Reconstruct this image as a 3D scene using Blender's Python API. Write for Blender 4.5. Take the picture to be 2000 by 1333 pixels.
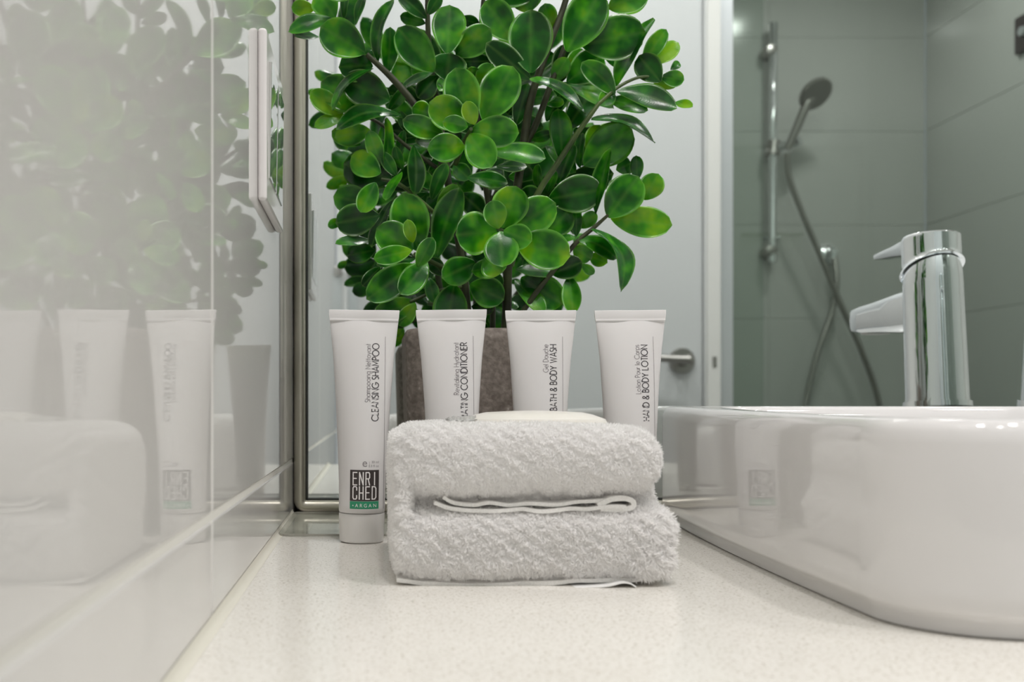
import bpy, bmesh, math, random
import numpy as np
from mathutils import Vector, Matrix, noise
PI = math.pi
random.seed(7)
for o in list(bpy.data.objects): bpy.data.objects.remove(o)
S = bpy.context.scene
C = S.collection

# ------------------------------------------------------------------ camera
# metres; counter top is z=0, camera looks along +y at the mirror; left tiled wall is x=WX
F = 1944.0; CX = 722.0; CY = 797.0; H = 0.0705
WX = -0.0512      # face of left wall
MY = 0.672        # mirror plane
cd = bpy.data.cameras.new('camera'); cam = bpy.data.objects.new('camera', cd); C.objects.link(cam)
cam.location = (0, 0, H); cam.rotation_euler = (PI/2, 0, 0)
cd.sensor_width = 36; cd.lens = F/2000*36
cd.shift_x = (1000-CX)/2000; cd.shift_y = (CY-666.5)/2000
cd.clip_start = 0.01; cd.clip_end = 50
cd.dof.use_dof = True; cd.dof.focus_distance = 0.50; cd.dof.aperture_fstop = 13.0
S.camera = cam
# ------------------------------------------------------------------ world, light, exposure
w = bpy.data.worlds.new('world'); S.world = w; w.use_nodes = True
w.node_tree.nodes['Background'].inputs[0].default_value = (0.8, 0.88, 1, 1)
w.node_tree.nodes['Background'].inputs[1].default_value = 0.3
S.view_settings.view_transform = 'Standard'; S.view_settings.look = 'None'
S.view_settings.exposure = 0.30; S.view_settings.gamma = 1.0; S.view_settings.use_curve_mapping = False
CEIL = 1.52
LAMPS = [(0.12, -0.06, 5.0), (0.62, -0.02, 5.2), (1.25, 0.05, 3.6), (0.32, -0.42, 1.1), (0.95, -0.42, 1.1), (1.35, -1.25, 2.6)]
LAMP_COL = (1.0, 0.96, 0.945)
WINDOW_STRENGTH = 0.7

S.cycles.max_bounces = 16; S.cycles.diffuse_bounces = 9; S.cycles.glossy_bounces = 8; S.cycles.transparent_max_bounces = 16

# ------------------------------------------------------------------ helpers
def P(px, py, Y):
    "point at depth Y seen at photo pixel px,py"
    return Vector(((px-CX)/F*Y, Y, H-(py-CY)/F*Y))

def mat(name, col, rough=0.5, metal=0.0, spec=0.5, coat=0.0, trans=0.0, ior=1.45, sss=0.0, emis=None, es=0):
    m = bpy.data.materials.new(name); m.use_nodes = True
    b = m.node_tree.nodes['Principled BSDF']
    b.inputs['Base Color'].default_value = (*col, 1); b.inputs['Roughness'].default_value = rough
    b.inputs['Metallic'].default_value = metal; b.inputs['Specular IOR Level'].default_value = spec
    b.inputs['Coat Weight'].default_value = coat; b.inputs['Coat Roughness'].default_value = 0.03
    b.inputs['Transmission Weight'].default_value = trans; b.inputs['IOR'].default_value = ior
    if sss:
        b.inputs['Subsurface Weight'].default_value = sss; b.inputs['Subsurface Scale'].default_value = 0.004
        b.inputs['Subsurface Radius'].default_value = (1, .9, .8)
    if emis:
        b.inputs['Emission Color'].default_value = (*emis, 1); b.inputs['Emission Strength'].default_value = es
    return m

def nodes(m): return m.node_tree.nodes, m.node_tree.links, m.node_tree.nodes['Principled BSDF']

def add_noise_color(m, c1, c2, scale, p0=0.35, p1=0.65, detail=3, bump=0.0, bdist=0.0003):
    N, L, b = nodes(m)
    tc = N.new('ShaderNodeTexCoord'); n = N.new('ShaderNodeTexNoise'); r = N.new('ShaderNodeValToRGB')
    n.inputs['Scale'].default_value = scale; n.inputs['Detail'].default_value = detail
    r.color_ramp.elements[0].position = p0; r.color_ramp.elements[0].color = (*c1, 1)
    r.color_ramp.elements[1].position = p1; r.color_ramp.elements[1].color = (*c2, 1)
    L.new(tc.outputs['Object'], n.inputs['Vector']); L.new(n.outputs[0], r.inputs[0]); L.new(r.outputs[0], b.inputs['Base Color'])
    if bump:
        bp = N.new('ShaderNodeBump'); bp.inputs['Strength'].default_value = bump; bp.inputs['Distance'].default_value = bdist
        L.new(n.outputs[0], bp.inputs['Height']); L.new(bp.outputs[0], b.inputs['Normal'])
    return r

def mkobj(name, verts, faces, m, parent=None, smooth=True, kind=None, auto=None):
    me = bpy.data.meshes.new(name)
    me.from_pydata([tuple(v) for v in verts], [], faces); me.update()
    o = bpy.data.objects.new(name, me); C.objects.link(o)
    if m: me.materials.append(m)
    bm = bmesh.new(); bm.from_mesh(me); bmesh.ops.recalc_face_normals(bm, faces=bm.faces); bm.to_mesh(me); bm.free()
    if smooth:
        if auto is not None: me.shade_smooth(); me.set_sharp_from_angle(angle=math.radians(auto))
        else: me.shade_smooth()
    if parent: o.parent = parent
    if kind: o['kind'] = kind
    return o

def from_bm(name, bm, m, parent=None, auto=35, kind=None):
    me = bpy.data.meshes.new(name); bmesh.ops.recalc_face_normals(bm, faces=bm.faces)
    bm.to_mesh(me); bm.free()
    if m: me.materials.append(m)
    if auto is not None: me.shade_smooth(); me.set_sharp_from_angle(angle=math.radians(auto))
    o = bpy.data.objects.new(name, me); C.objects.link(o)
    if parent: o.parent = parent
    if kind: o['kind'] = kind
    if auto is not None:
        wn = o.modifiers.new('wn', 'WEIGHTED_NORMAL'); wn.weight = 100; wn.keep_sharp = True
    return o

def bm_box(bm, x0, x1, y0, y1, z0, z1, bev=0.0, seg=2):
    b2 = bmesh.new(); bmesh.ops.create_cube(b2, size=1)
    for v in b2.verts:
        v.co = Vector((x0+(v.co.x+.5)*(x1-x0), y0+(v.co.y+.5)*(y1-y0), z0+(v.co.z+.5)*(z1-z0)))
    if bev: bmesh.ops.bevel(b2, geom=b2.edges[:], offset=bev, segments=seg, profile=0.5, affect='EDGES')
    me = bpy.data.meshes.new('t'); b2.to_mesh(me); b2.free(); bm.from_mesh(me); bpy.data.meshes.remove(me)

def box(name, x0, x1, y0, y1, z0, z1, m, parent=None, bev=0.0, seg=2, kind=None):
    bm = bmesh.new(); bm_box(bm, x0, x1, y0, y1, z0, z1, bev, seg)
    return from_bm(name, bm, m, parent, kind=kind)

def lathe(name, prof, m, parent=None, n=48, mtx=None, auto=35):
    "prof: list of (r,z); closed at ends when r=0"
    vs = []; fs = []
    for r, z in prof:
        for i in range(n): a = 2*PI*i/n; vs.append(Vector((r*math.cos(a), r*math.sin(a), z)))
    for j in range(len(prof)-1):
        for i in range(n):
            k = (i+1) % n; fs.append((j*n+i, j*n+k, (j+1)*n+k, (j+1)*n+i))
    if mtx: vs = [mtx @ v for v in vs]
    bm = bmesh.new(); bv = [bm.verts.new(v) for v in vs]
    for f in fs: bm.faces.new([bv[i] for i in f])
    bmesh.ops.remove_doubles(bm, verts=bm.verts, dist=1e-6)
    for f in [f for f in bm.faces if f.calc_area() < 1e-14]: bm.faces.remove(f)
    return from_bm(name, bm, m, parent, auto=auto)

def tube_geo(pts, rad, n=10, sub=6):
    "swept tube along a Catmull-Rom spline through pts; rad list or float"
    pts = [Vector(p) for p in pts]
    if not isinstance(rad, (list, tuple)): rad = [rad]*len(pts)
    ext = [pts[0]*2-pts[1]]+pts+[pts[-1]*2-pts[-2]]
    line = []; rr = []
    for i in range(len(pts)-1):
        p0, p1, p2, p3 = ext[i:i+4]
        for k in range(sub):
            t = k/sub
            line.append(.5*((2*p1)+(p2-p0)*t+(2*p0-5*p1+4*p2-p3)*t*t+(3*p1-p0-3*p2+p3)*t**3))
            rr.append(rad[i]*(1-t)+rad[i+1]*t)
    line.append(pts[-1]); rr.append(rad[-1])
    vs = []; fs = []; up = Vector((0.13, 0.2, 1)).normalized(); prev = None
    for i, p in enumerate(line):
        d = (line[min(i+1, len(line)-1)]-line[max(i-1, 0)]).normalized()
        if prev is None:
            a = d.cross(up)
            if a.length < .05: a = d.cross(Vector((1, 0, 0)))
        else: a = prev - d*prev.dot(d)
        a.normalize(); prev = a; b = d.cross(a)
        for k in range(n):
            t = 2*PI*k/n; vs.append(p+(a*math.cos(t)+b*math.sin(t))*rr[i])
    for j in range(len(line)-1):
        for k in range(n): q = (k+1) % n; fs.append((j*n+k, j*n+q, (j+1)*n+q, (j+1)*n+k))
    fs.append(tuple(range(n-1, -1, -1))); fs.append(tuple(range((len(line)-1)*n, len(line)*n)))
    return vs, fs

def tube(name, pts, rad, m, parent=None, n=10, sub=6):
    vs, fs = tube_geo(pts, rad, n, sub); return mkobj(name, vs, fs, m, parent, auto=60)

def thing(name, label, cat, loc, group=None):
    o = bpy.data.objects.new(name, None); C.objects.link(o); o.location = loc; o.empty_display_size = .02
    o['label'] = label; o['category'] = cat
    if group: o['group'] = group
    return o
def tag(o, label, cat, group=None):
    o['label'] = label; o['category'] = cat
    if group: o['group'] = group
    return o
def keep(root):
    "children were modelled in world space: hold them there"
    for ch in root.children_recursive:
        if ch.parent == root: ch.matrix_parent_inverse = Matrix.Translation(root.location).inverted()
        else: ch.matrix_parent_inverse = Matrix.Identity(4)
    return root

# ------------------------------------------------------------------ materials
M = {}
M['tile'] = mat('glazed_wall_tile', (0.65, 0.64, 0.628), 0.03, spec=0.5)
M['grout'] = mat('grout', (0.74, 0.73, 0.69), 0.7)
M['plaster'] = mat('painted_plaster', (0.75, 0.77, 0.77), 0.6)
M['ceiling'] = mat('ceiling_paint', (0.86, 0.86, 0.85), 0.7)
M['floor'] = mat('floor_tile', (0.30, 0.30, 0.29), 0.25)
M['showertile'] = mat('grey_shower_tile', (0.48, 0.495, 0.47), 0.15)
M['door'] = mat('white_door_paint', (0.52, 0.54, 0.545), 0.35)
M['trimw'] = mat('white_trim_paint', (0.64, 0.645, 0.625), 0.4)
M['alu'] = mat('satin_aluminium', (0.60, 0.63, 0.65), 0.35, metal=0.7)
M['chrome'] = mat('chrome', (0.86, 0.88, 0.90), 0.04, metal=1)
M['brush'] = mat('brushed_steel', (0.40, 0.39, 0.37), 0.30, metal=1)
M['frame'] = mat('bronze_grey_metal', (0.60, 0.575, 0.49), 0.34, metal=0.9)
M['gasket'] = mat('black_gasket', (0.03, 0.032, 0.028), 0.4)
M['mirror'] = mat('mirror_silver', (0.86, 0.90, 0.885), 0.0, metal=1)
M['ceramic'] = mat('white_ceramic', (0.73, 0.72, 0.717), 0.06, coat=0.3)
M['vanity'] = mat('vanity_board', (0.55, 0.53, 0.5), 0.4)
M['plastic'] = mat('white_plastic', (0.80, 0.77, 0.765), 0.08)
M['tubew'] = mat('soft_white_plastic', (0.69, 0.675, 0.67), 0.30, sss=0.15)
M['cap'] = mat('frosted_cap_plastic', (0.68, 0.67, 0.65), 0.4, sss=0.3)
M['ink'] = mat('dark_ink', (0.055, 0.05, 0.055), 0.45)
M['inkgrey'] = mat('grey_ink', (0.26, 0.24, 0.25), 0.45)
M['inkpale'] = mat('pale_ink', (0.45, 0.44, 0.44), 0.5)
M['inkbrown'] = mat('logo_ink', (0.045, 0.036, 0.034), 0.4)
M['inkgreen'] = mat('green_ink', (0.03, 0.26, 0.135), 0.4)
M['inkwhite'] = mat('white_ink', (0.80, 0.78, 0.77), 0.4)
M['soap'] = mat('soap', (0.74, 0.72, 0.67), 0.30, sss=0.3)
M['wrap'] = mat('clear_wrapper', (0.8, 0.8, 0.78), 0.12, trans=0.6)
M['soil'] = mat('dark_soil', (0.03, 0.022, 0.015), 0.9)
M['darkplastic'] = mat('dark_bronze_plastic', (0.04, 0.03, 0.03), 0.3)
M['lampglow'] = mat('lamp_diffuser', (1, 1, 1), 0.5, emis=LAMP_COL, es=12)
M['sky'] = mat('daylight_pane', (0.6, 0.75, 1), 0.3, emis=(0.42, 0.66, 1.0), es=WINDOW_STRENGTH)

def glassy(name, tint, ior=1.45):
    m = bpy.data.materials.new(name); m.use_nodes = True; N = m.node_tree.nodes; L = m.node_tree.links; N.clear()
    o = N.new('ShaderNodeOutputMaterial'); t = N.new('ShaderNodeBsdfTransparent'); g = N.new('ShaderNodeBsdfGlossy')
    f = N.new('ShaderNodeFresnel'); mx = N.new('ShaderNodeMixShader')
    t.inputs[0].default_value = (*tint, 1); g.inputs['Roughness'].default_value = 0.0; f.inputs[0].default_value = ior
    gm = N.new('ShaderNodeNewGeometry'); iv = N.new('ShaderNodeMath'); iv.operation = 'SUBTRACT'; iv.inputs[0].default_value = 1; L.new(gm.outputs['Backfacing'], iv.inputs[1])
    mu = N.new('ShaderNodeMath'); mu.operation = 'MULTIPLY'; L.new(f.outputs[0], mu.inputs[0]); L.new(iv.outputs[0], mu.inputs[1])
    L.new(mu.outputs[0], mx.inputs[0]); L.new(t.outputs[0], mx.inputs[1]); L.new(g.outputs[0], mx.inputs[2]); L.new(mx.outputs[0], o.inputs[0])
    return m
M['glass'] = glassy('shower_glass', (0.90, 0.93, 0.91))
M['traygl'] = glassy('clear_acrylic', (0.93, 0.94, 0.92), 1.12)

# quartz counter: cream with fine tan and pale flecks
m = M['quartz'] = mat('cream_quartz', (0.78, 0.76, 0.71), 0.16, spec=0.45)
N, L, b = nodes(m)
tc = N.new('ShaderNodeTexCoord')
v1 = N.new('ShaderNodeTexVoronoi'); v1.inputs['Scale'].default_value = 1000
n1 = N.new('ShaderNodeTexNoise'); n1.inputs['Scale'].default_value = 800; n1.inputs['Detail'].default_value = 2
n2 = N.new('ShaderNodeTexNoise'); n2.inputs['Scale'].default_value = 1500; n2.inputs['Detail'].default_value = 1
for n in (v1, n1, n2): L.new(tc.outputs['Object'], n.inputs['Vector'])
r1 = N.new('ShaderNodeValToRGB'); r1.color_ramp.elements[0].position = 0.31; r1.color_ramp.elements[0].color = (0.40, 0.35, 0.28, 1)
r1.color_ramp.elements[1].position = 0.40; r1.color_ramp.elements[1].color = (0.79, 0.77, 0.72, 1)
r2 = N.new('ShaderNodeValToRGB'); r2.color_ramp.elements[0].position = 0.60; r2.color_ramp.elements[0].color = (0, 0, 0, 1)
r2.color_ramp.elements[1].position = 0.70; r2.color_ramp.elements[1].color = (1, 1, 1, 1)
mx = N.new('ShaderNodeMixRGB'); mx.inputs[2].default_value = (0.88, 0.87, 0.84, 1)
mx2 = N.new('ShaderNodeMixRGB'); mx2.blend_type = 'MULTIPLY'; mx2.inputs[0].default_value = 0.35
L.new(n1.outputs[0], r1.inputs[0]); L.new(n2.outputs[0], r2.inputs[0]); L.new(r1.outputs[0], mx.inputs[1]); L.new(r2.outputs[0], mx.inputs[0])
sep = N.new('ShaderNodeSeparateColor'); r3 = N.new('ShaderNodeValToRGB')
r3.color_ramp.elements[0].position = 0.0; r3.color_ramp.elements[0].color = (0.7, 0.66, 0.6, 1)
r3.color_ramp.elements[1].position = 0.35; r3.color_ramp.elements[1].color = (1, 1, 1, 1)
L.new(v1.outputs['Color'], sep.inputs[0]); L.new(sep.outputs[0], r3.inputs[0])
L.new(mx.outputs[0], mx2.inputs[1]); L.new(r3.outputs[0], mx2.inputs[2]); L.new(mx2.outputs[0], b.inputs['Base Color'])

# concrete pot
m = M['concrete'] = mat('brown_grey_concrete', (0.2, 0.17, 0.14), 0.7)
r = add_noise_color(m, (0.15, 0.124, 0.105), (0.275, 0.24, 0.21), 330, 0.34, 0.68, 6, bump=0.5, bdist=0.0008)
e = r.color_ramp.elements.new(0.80); e.color = (0.55, 0.51, 0.46, 1)
# towel
m = M['towel'] = mat('white_terry', (0.95, 0.945, 0.94), 0.9, spec=0.15)
N, L, b = nodes(m); tr = N.new('ShaderNodeBsdfTranslucent'); tr.inputs[0].default_value = (0.95, 0.945, 0.94, 1); ms = N.new('ShaderNodeMixShader'); ms.inputs[0].default_value = 0.45
L.new(b.outputs[0], ms.inputs[1]); L.new(tr.outputs[0], ms.inputs[2]); L.new(ms.outputs[0], N['Material Output'].inputs[0])
m = M['hem'] = mat('white_woven_hem', (0.84, 0.83, 0.81), 0.8, spec=0.2)
add_noise_color(m, (0.78, 0.77, 0.75), (0.88, 0.87, 0.85), 1500, bump=0.4, bdist=0.0003)
# leaves: tone / rim / midrib ride on a colour attribute
m = M['leaf'] = mat('waxy_leaf', (0.05, 0.2, 0.02), 0.24, spec=0.55)
N, L, b = nodes(m)
at = N.new('ShaderNodeVertexColor'); at.layer_name = 'leaf'; sp = N.new('ShaderNodeSeparateColor'); L.new(at.outputs[0], sp.inputs[0])
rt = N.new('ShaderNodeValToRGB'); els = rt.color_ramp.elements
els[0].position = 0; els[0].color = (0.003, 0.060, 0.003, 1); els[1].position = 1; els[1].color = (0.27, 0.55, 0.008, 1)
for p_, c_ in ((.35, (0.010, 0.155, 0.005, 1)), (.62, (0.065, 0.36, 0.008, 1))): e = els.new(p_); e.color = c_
tc = N.new('ShaderNodeTexCoord'); nz = N.new('ShaderNodeTexNoise'); nz.inputs['Scale'].default_value = 75; nz.inputs['Detail'].default_value = 2
L.new(tc.outputs['Object'], nz.inputs['Vector'])
ma = N.new('ShaderNodeMath'); ma.operation = 'MULTIPLY_ADD'; ma.inputs[1].default_value = 1.8; ma.inputs[2].default_value = -0.92
ad = N.new('ShaderNodeMath'); ad.operation = 'ADD'; L.new(nz.outputs[0], ma.inputs[0]); L.new(ma.outputs[0], ad.inputs[0]); L.new(sp.outputs[0], ad.inputs[1]); L.new(ad.outputs[0], rt.inputs[0])
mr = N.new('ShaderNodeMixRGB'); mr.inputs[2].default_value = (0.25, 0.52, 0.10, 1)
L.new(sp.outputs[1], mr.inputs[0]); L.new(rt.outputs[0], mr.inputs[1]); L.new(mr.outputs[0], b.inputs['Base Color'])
tr = N.new('ShaderNodeBsdfTranslucent'); msh = N.new('ShaderNodeMixShader'); msh.inputs[0].default_value = 0.30
out = N['Material Output']; L.new(mr.outputs[0], tr.inputs[0]); L.new(b.outputs[0], msh.inputs[1]); L.new(tr.outputs[0], msh.inputs[2]); L.new(msh.outputs[0], out.inputs[0])
n3 = N.new('ShaderNodeTexNoise'); n3.inputs['Scale'].default_value = 1100; bp = N.new('ShaderNodeBump'); bp.inputs['Strength'].default_value = .25; bp.inputs['Distance'].default_value = .0002
L.new(tc.outputs['Object'], n3.inputs['Vector']); L.new(n3.outputs[0], bp.inputs['Height']); L.new(bp.outputs[0], b.inputs['Normal'])
M['stem'] = mat('plant_stem', (0.05, 0.045, 0.02), 0.5)
add_noise_color(M['stem'], (0.018, 0.02, 0.008), (0.045, 0.058, 0.018), 60)
M['twig'] = mat('green_twig', (0.06, 0.10, 0.025), 0.4)
add_noise_color(M['twig'], (0.035, 0.06, 0.016), (0.085, 0.14, 0.03), 50)

# ------------------------------------------------------------------ room shell
RX = 1.777; BY = -0.736; SY = -1.84; FZ = -0.88
def struct(o): o['kind'] = 'structure'; return o
def tiled(name, y0, y1, zs, ys, inset=0.0005, gap=0.0022, bev=0.0012, th=0.008):
    "tiled wall lying in the x=WX plane; one mesh of bevelled tiles over a bed"
    bm = bmesh.new()
    for ya, yb in zip(ys[:-1], ys[1:]):
        for za, zb in zip(zs[:-1], zs[1:]):
            bm_box(bm, WX-th, WX, ya+gap/2, yb-gap/2, za+gap/2, zb-gap/2, bev, 3)
    o = from_bm(name, bm, M['tile'], kind='structure')
    bed = box('grout', WX-th-0.01, WX-inset, ys[0], ys[-1], zs[0], zs[-1], M['grout'], o)
    return o
ys = [0.324-0.45*k for k in range(3, -1, -1)]+[0.774]
ys = [-0.80]+[y for y in ys if y > -0.79]
tiled('wall_left', -0.8, 0.774, [FZ, -0.565, 0.035, 0.635, 1.235, CEIL], ys)
box('wall_back', WX-0.02, RX+0.05, 0.700, 0.76, FZ, CEIL, M['plaster'], kind='structure')
box('floor', WX-0.1, RX+0.05, SY-0.05, 0.76, FZ-0.05, FZ, M['floor'], kind='structure')
box('ceiling', WX-0.1, RX+0.05, SY-0.05, 0.76, CEIL, CEIL+0.05, M['ceiling'], kind='structure')
# wall with the door (behind the camera, seen in the mirror)
DX0, DX1, DZ = -0.030, 0.700, 1.17
bm = bmesh.new()
bm_box(bm, WX-0.05, DX0-0.004, BY-0.10, BY, FZ, CEIL)
bm_box(bm, DX1+0.0, 0.724, BY-0.10, BY, FZ, CEIL)
bm_box(bm, DX0-0.004, DX1, BY-0.10, BY, DZ+0.004, CEIL)
from_bm('wall_door', bm, M['plaster'], kind='structure')
box('trim_1', DX1+0.002, 0.730, BY, BY+0.012, FZ, DZ+0.05, M['trimw'], bev=0.002, kind='structure')
door = box('door_1', DX0, DX1-0.003, BY-0.045, BY-0.004, FZ+0.005, DZ, M['door'], bev=0.0015, kind='structure')
zh = H+(CY-705)/F*2.08; xh = (1332-CX)/F*2.08
hd = thing('door_handle', '', '', (0, 0, 0)); del hd['label']; del hd['category']; hd.parent = door
rot = Matrix.Translation((xh, BY-0.004, zh)) @ Matrix.Rotation(-PI/2, 4, 'X')
lathe('rose', [(0, 0), (0.027, 0), (0.027, 0.006), (0.025, 0.009), (0, 0.009)], M['brush'], hd, mtx=rot)
lathe('knuckle', [(0, 0.008), (0.012, 0.008), (0.011, 0.040), (0.0105, 0.052), (0.007, 0.056), (0, 0.057)], M['brush'], hd, n=24, mtx=rot)
tube('lever', [(xh, BY+0.045, zh), (xh-0.03, BY+0.047, zh+0.001), (xh-0.08, BY+0.045, zh+0.004), (xh-0.118, BY+0.043, zh+0.005)], [0.0095, 0.008, 0.0075, 0.007], M['brush'], hd, n=14)
keep(hd)
tag(box('strike_plate', 0.7125, 0.7205, BY+0.0121, BY+0.0136, zh-0.014, zh+0.008, M['brush']), 'small steel plate on the white door jamb right of the lever handle', 'strike plate')
hg = thing('door_hinge', '', '', (0, 0, 0)); del hg['label']; del hg['category']; hg.parent = door
for z in (0.205,):
    zz0, zz1 = H+(CY-615)/F*2.08, H+(CY-540)/F*2.08
    box('hinge_leaf', -0.045, -0.026, BY-0.003, BY+0.003, zz0, zz1, M['alu'], hg, bev=0.0006)
    lathe('pin', [(0, zz0-0.012), (0.0085, zz0-0.012), (0.0085, zz0), (0.0085, zz0)], M['brush'], hg, n=20, mtx=Matrix.Translation((-0.036, BY+0.006, 0)))
    lathe('pin', [(0, zz1), (0.0085, zz1), (0.0085, zz1+0.016), (0.006, zz1+0.02), (0, zz1+0.02)], M['brush'], hg, n=20, mtx=Matrix.Translation((-0.036, BY+0.006, 0)))
keep(hg)
# shower enclosure beyond
def gridwall(name, axis, c, u0, u1, z0, z1, uj, zj, m, th=0.04):
    bm = bmesh.new(); us = [u0]+[u for u in uj if u0 < u < u1]+[u1]; zs = [z0]+[z for z in zj if z0 < z < z1]+[z1]; g = 0.0012
    for a, b_ in zip(us[:-1], us[1:]):
        for p, q in zip(zs[:-1], zs[1:]):
            if axis == 'y': bm_box(bm, a+g, b_-g, c-th, c, p+g, q-g, 0.0012, 1)
            else: bm_box(bm, c, c+th, a+g, b_-g, p+g, q-g, 0.0012, 1)
    return from_bm(name, bm, m, kind='structure')
zj = [0.06-0.3*k for k in range(1, 4)]+[0.06+0.3*k for k in range(0, 6)]
gw = gridwall('wall_shower', 'y', SY, 0.70, RX, FZ, CEIL, [0.677+0.6, 1.777], [z-0.006 for z in zj], M['showertile'])
box('grout', 0.70, RX, SY-0.06, SY-0.0015, FZ, CEIL, M['showertile'], gw)
wr = gridwall('wall_right', 'x', RX, SY, 0.70, FZ, CEIL, [-1.24, -0.64], [z-0.006 for z in zj], M['showertile'])
box('grout', RX+0.0015, RX+0.06, SY, 0.70, FZ, CEIL, M['showertile'], wr)
box('wall_partition', 0.66, 0.722, SY, BY-0.10, FZ, CEIL, M['showertile'], kind='structure')
# shower screen
ss = thing('shower_screen', 'clear glass shower screen with a satin aluminium post', 'shower screen', (0.75, BY, FZ))
box('post', 0.7305, 0.760, BY-0.035, BY, FZ, 1.30, M['alu'], ss, bev=0.002)
box('glass_panel', 0.760, RX-0.002, BY-0.022, BY-0.016, FZ+0.01, 1.30, M['glass'], ss)
box('glass_panel', 0.765, 0.834, BY-0.034, BY-0.028, FZ+0.01, 1.30, M['glass'], ss)
keep(ss)
# shower rail, hand shower, hose, outlet, shelf
YV = 3.19-0.05
def PM(px, py, Yv):   # a point seen in the mirror -> its real place
    p = P(px, py, Yv); p.y = 2*MY-Yv; return p
yr = SY+0.05
sr = thing('shower_rail', 'chrome slide rail with two wall brackets on the grey shower wall', 'shower rail', PM(1510, 490, YV))
a = PM(1511, 45, YV); b_ = PM(1508, 512, YV)
tube('bar', [a, (a+b_)/2, b_], 0.0125, M['chrome'], sr, n=20)
for py in (98, 490):
    c = PM(1508, py, YV)
    lathe('bracket', [(0, 0), (0.021, 0), (0.021, 0.035), (0.017, 0.055), (0, 0.06)], M['brush'], sr, n=24, mtx=Matrix.Translation((c.x-0.004, SY, c.z)) @ Matrix.Rotation(-PI/2, 4, 'X'))
s = PM(1512, 290, YV); bm = bmesh.new()
tube('slider', [s-Vector((0.005, 0, 0.022)), s+Vector((0, 0, 0.022))], 0.021, M['brush'], sr, n=20)
tube('holder_arm', [s, s+Vector((0.035, 0.03, 0.004)), s+Vector((0.058, 0.055, 0.01))], [0.014, 0.013, 0.016], M['chrome'], sr, n=16)
keep(sr)
hs = thing('hand_shower', 'chrome hand shower with a round head held on the slide rail', 'shower head', PM(1545, 280, YV-0.07))
h0 = PM(1538, 292, YV-0.07); h1 = PM(1575, 205, YV-0.10); hc = PM(1590, 181, YV-0.11)
tube('handle', [h0, (h0+h1)/2, h1, hc+Vector((-0.005, -0.01, -0.01))], [0.011, 0.0125, 0.014, 0.018], M['brush'], hs, n=18)
ax = Vector((0.22, 0.62, -0.62)).normalized()
lathe('head', [(0, -0.020), (0.022, -0.018), (0.040, -0.008), (0.052, 0.004), (0.052, 0.012), (0.048, 0.015), (0, 0.015)], M['brush'], hs, n=40, mtx=Matrix.Translation(hc) @ ax.to_track_quat('Z', 'Y').to_matrix().to_4x4())
keep(hs)
ho = [h0+Vector((0, 0, -0.01))]+[PM(px, py, YV-dd) for px, py, dd in ((1541, 345, .06), (1568, 420, .05), (1598, 490, .045), (1640, 590, .04), (1680, 680, .04), (1712, 770, .04), (1722, 850, .04), (1690, 960, .04), (1620, 960, .04), (1572, 850, .03), (1577, 770, .02), (1600, 680, .02), (1625, 610, .02), (1634, 550, .02), (1630, 505, .01))]
tag(tube('shower_hose', ho, 0.0085, M['brush'], n=10), 'flexible chrome hose crossing itself below the hand shower', 'hose')
c = PM(1628, 492, YV)
el = thing('wall_outlet', 'round chrome hose outlet on the grey shower wall', 'shower fitting', (c.x, SY, c.z))
lathe('flange', [(0, 0), (0.030, 0), (0.030, 0.006), (0.026, 0.012), (0.014, 0.016), (0.014, 0.045), (0.010, 0.05), (0, 0.05)], M['chrome'], el, n=32, mtx=Matrix.Translation((c.x, SY, c.z)) @ Matrix.Rotation(-PI/2, 4, 'X'))
lathe('nut', [(0, 0), (0.012, 0), (0.012, 0.025), (0, 0.025)], M['chrome'], el, n=16, mtx=Matrix.Translation((c.x, SY+0.038, c.z-0.035)))
keep(el)
c0 = PM(1458, 455, YV)
sh = thing('glass_shelf', 'small clear glass soap shelf behind the slide rail', 'shelf', (c0.x+.07, SY, c0.z))
box('shelf_plate', c0.x, c0.x+0.19, SY+0.001, SY+0.028, c0.z-0.003, c0.z+0.003, M['traygl'], sh)
box('shelf_mount', c0.x+0.07, c0.x+0.12, SY, SY+0.012, c0.z-0.012, c0.z-0.003, M['chrome'], sh, bev=0.001)
keep(sh)
c = Vector((RX, -1.335, H+(CY-72)/F*2.72))
wb = thing('wall_control', 'dark bronze square plate with a pale knob high on the right shower wall', 'wall plate', c)
box('plate', RX-0.014, RX-0.0001, c.y-0.045, c.y+0.045, c.z-0.05, c.z+0.05, M['darkplastic'], wb, bev=0.004)
lathe('knob', [(0, 0), (0.014, 0), (0.012, 0.012), (0, 0.014)], M['alu'], wb, n=24, mtx=Matrix.Translation((RX-0.014, c.y, c.z)) @ Matrix.Rotation(-PI/2, 4, 'Y'))
keep(wb)
# ceiling downlights
for i, (x, y, p) in enumerate(LAMPS):
    names = ['above the towel', 'above the basin', 'near the right wall', 'near the white door', 'near the shower screen', 'inside the shower']
    d = thing('downlight', 'round white recessed ceiling downlight '+names[i], 'ceiling light', (x, y, CEIL), 'ceiling downlights')
    lathe('trim_ring', [(0.046, 0), (0.060, -0.001), (0.062, -0.004), (0.056, -0.008), (0.046, -0.006), (0.046, 0)], M['trimw'], d, n=40, mtx=Matrix.Translation((x, y, CEIL)))
    lathe('diffuser', [(0, -0.003), (0.046, -0.003), (0.046, -0.001), (0, -0.001)], M['lampglow'], d, n=32, mtx=Matrix.Translation((x, y, CEIL)))
    keep(d)
    ld = bpy.data.lights.new('downlight_light', 'AREA'); ld.shape = 'DISK'; ld.size = 0.11; ld.energy = p; ld.color = LAMP_COL
    lo = bpy.data.objects.new('downlight_light', ld); C.objects.link(lo); lo.location = (0, 0, -0.012); lo.parent = d

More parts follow.
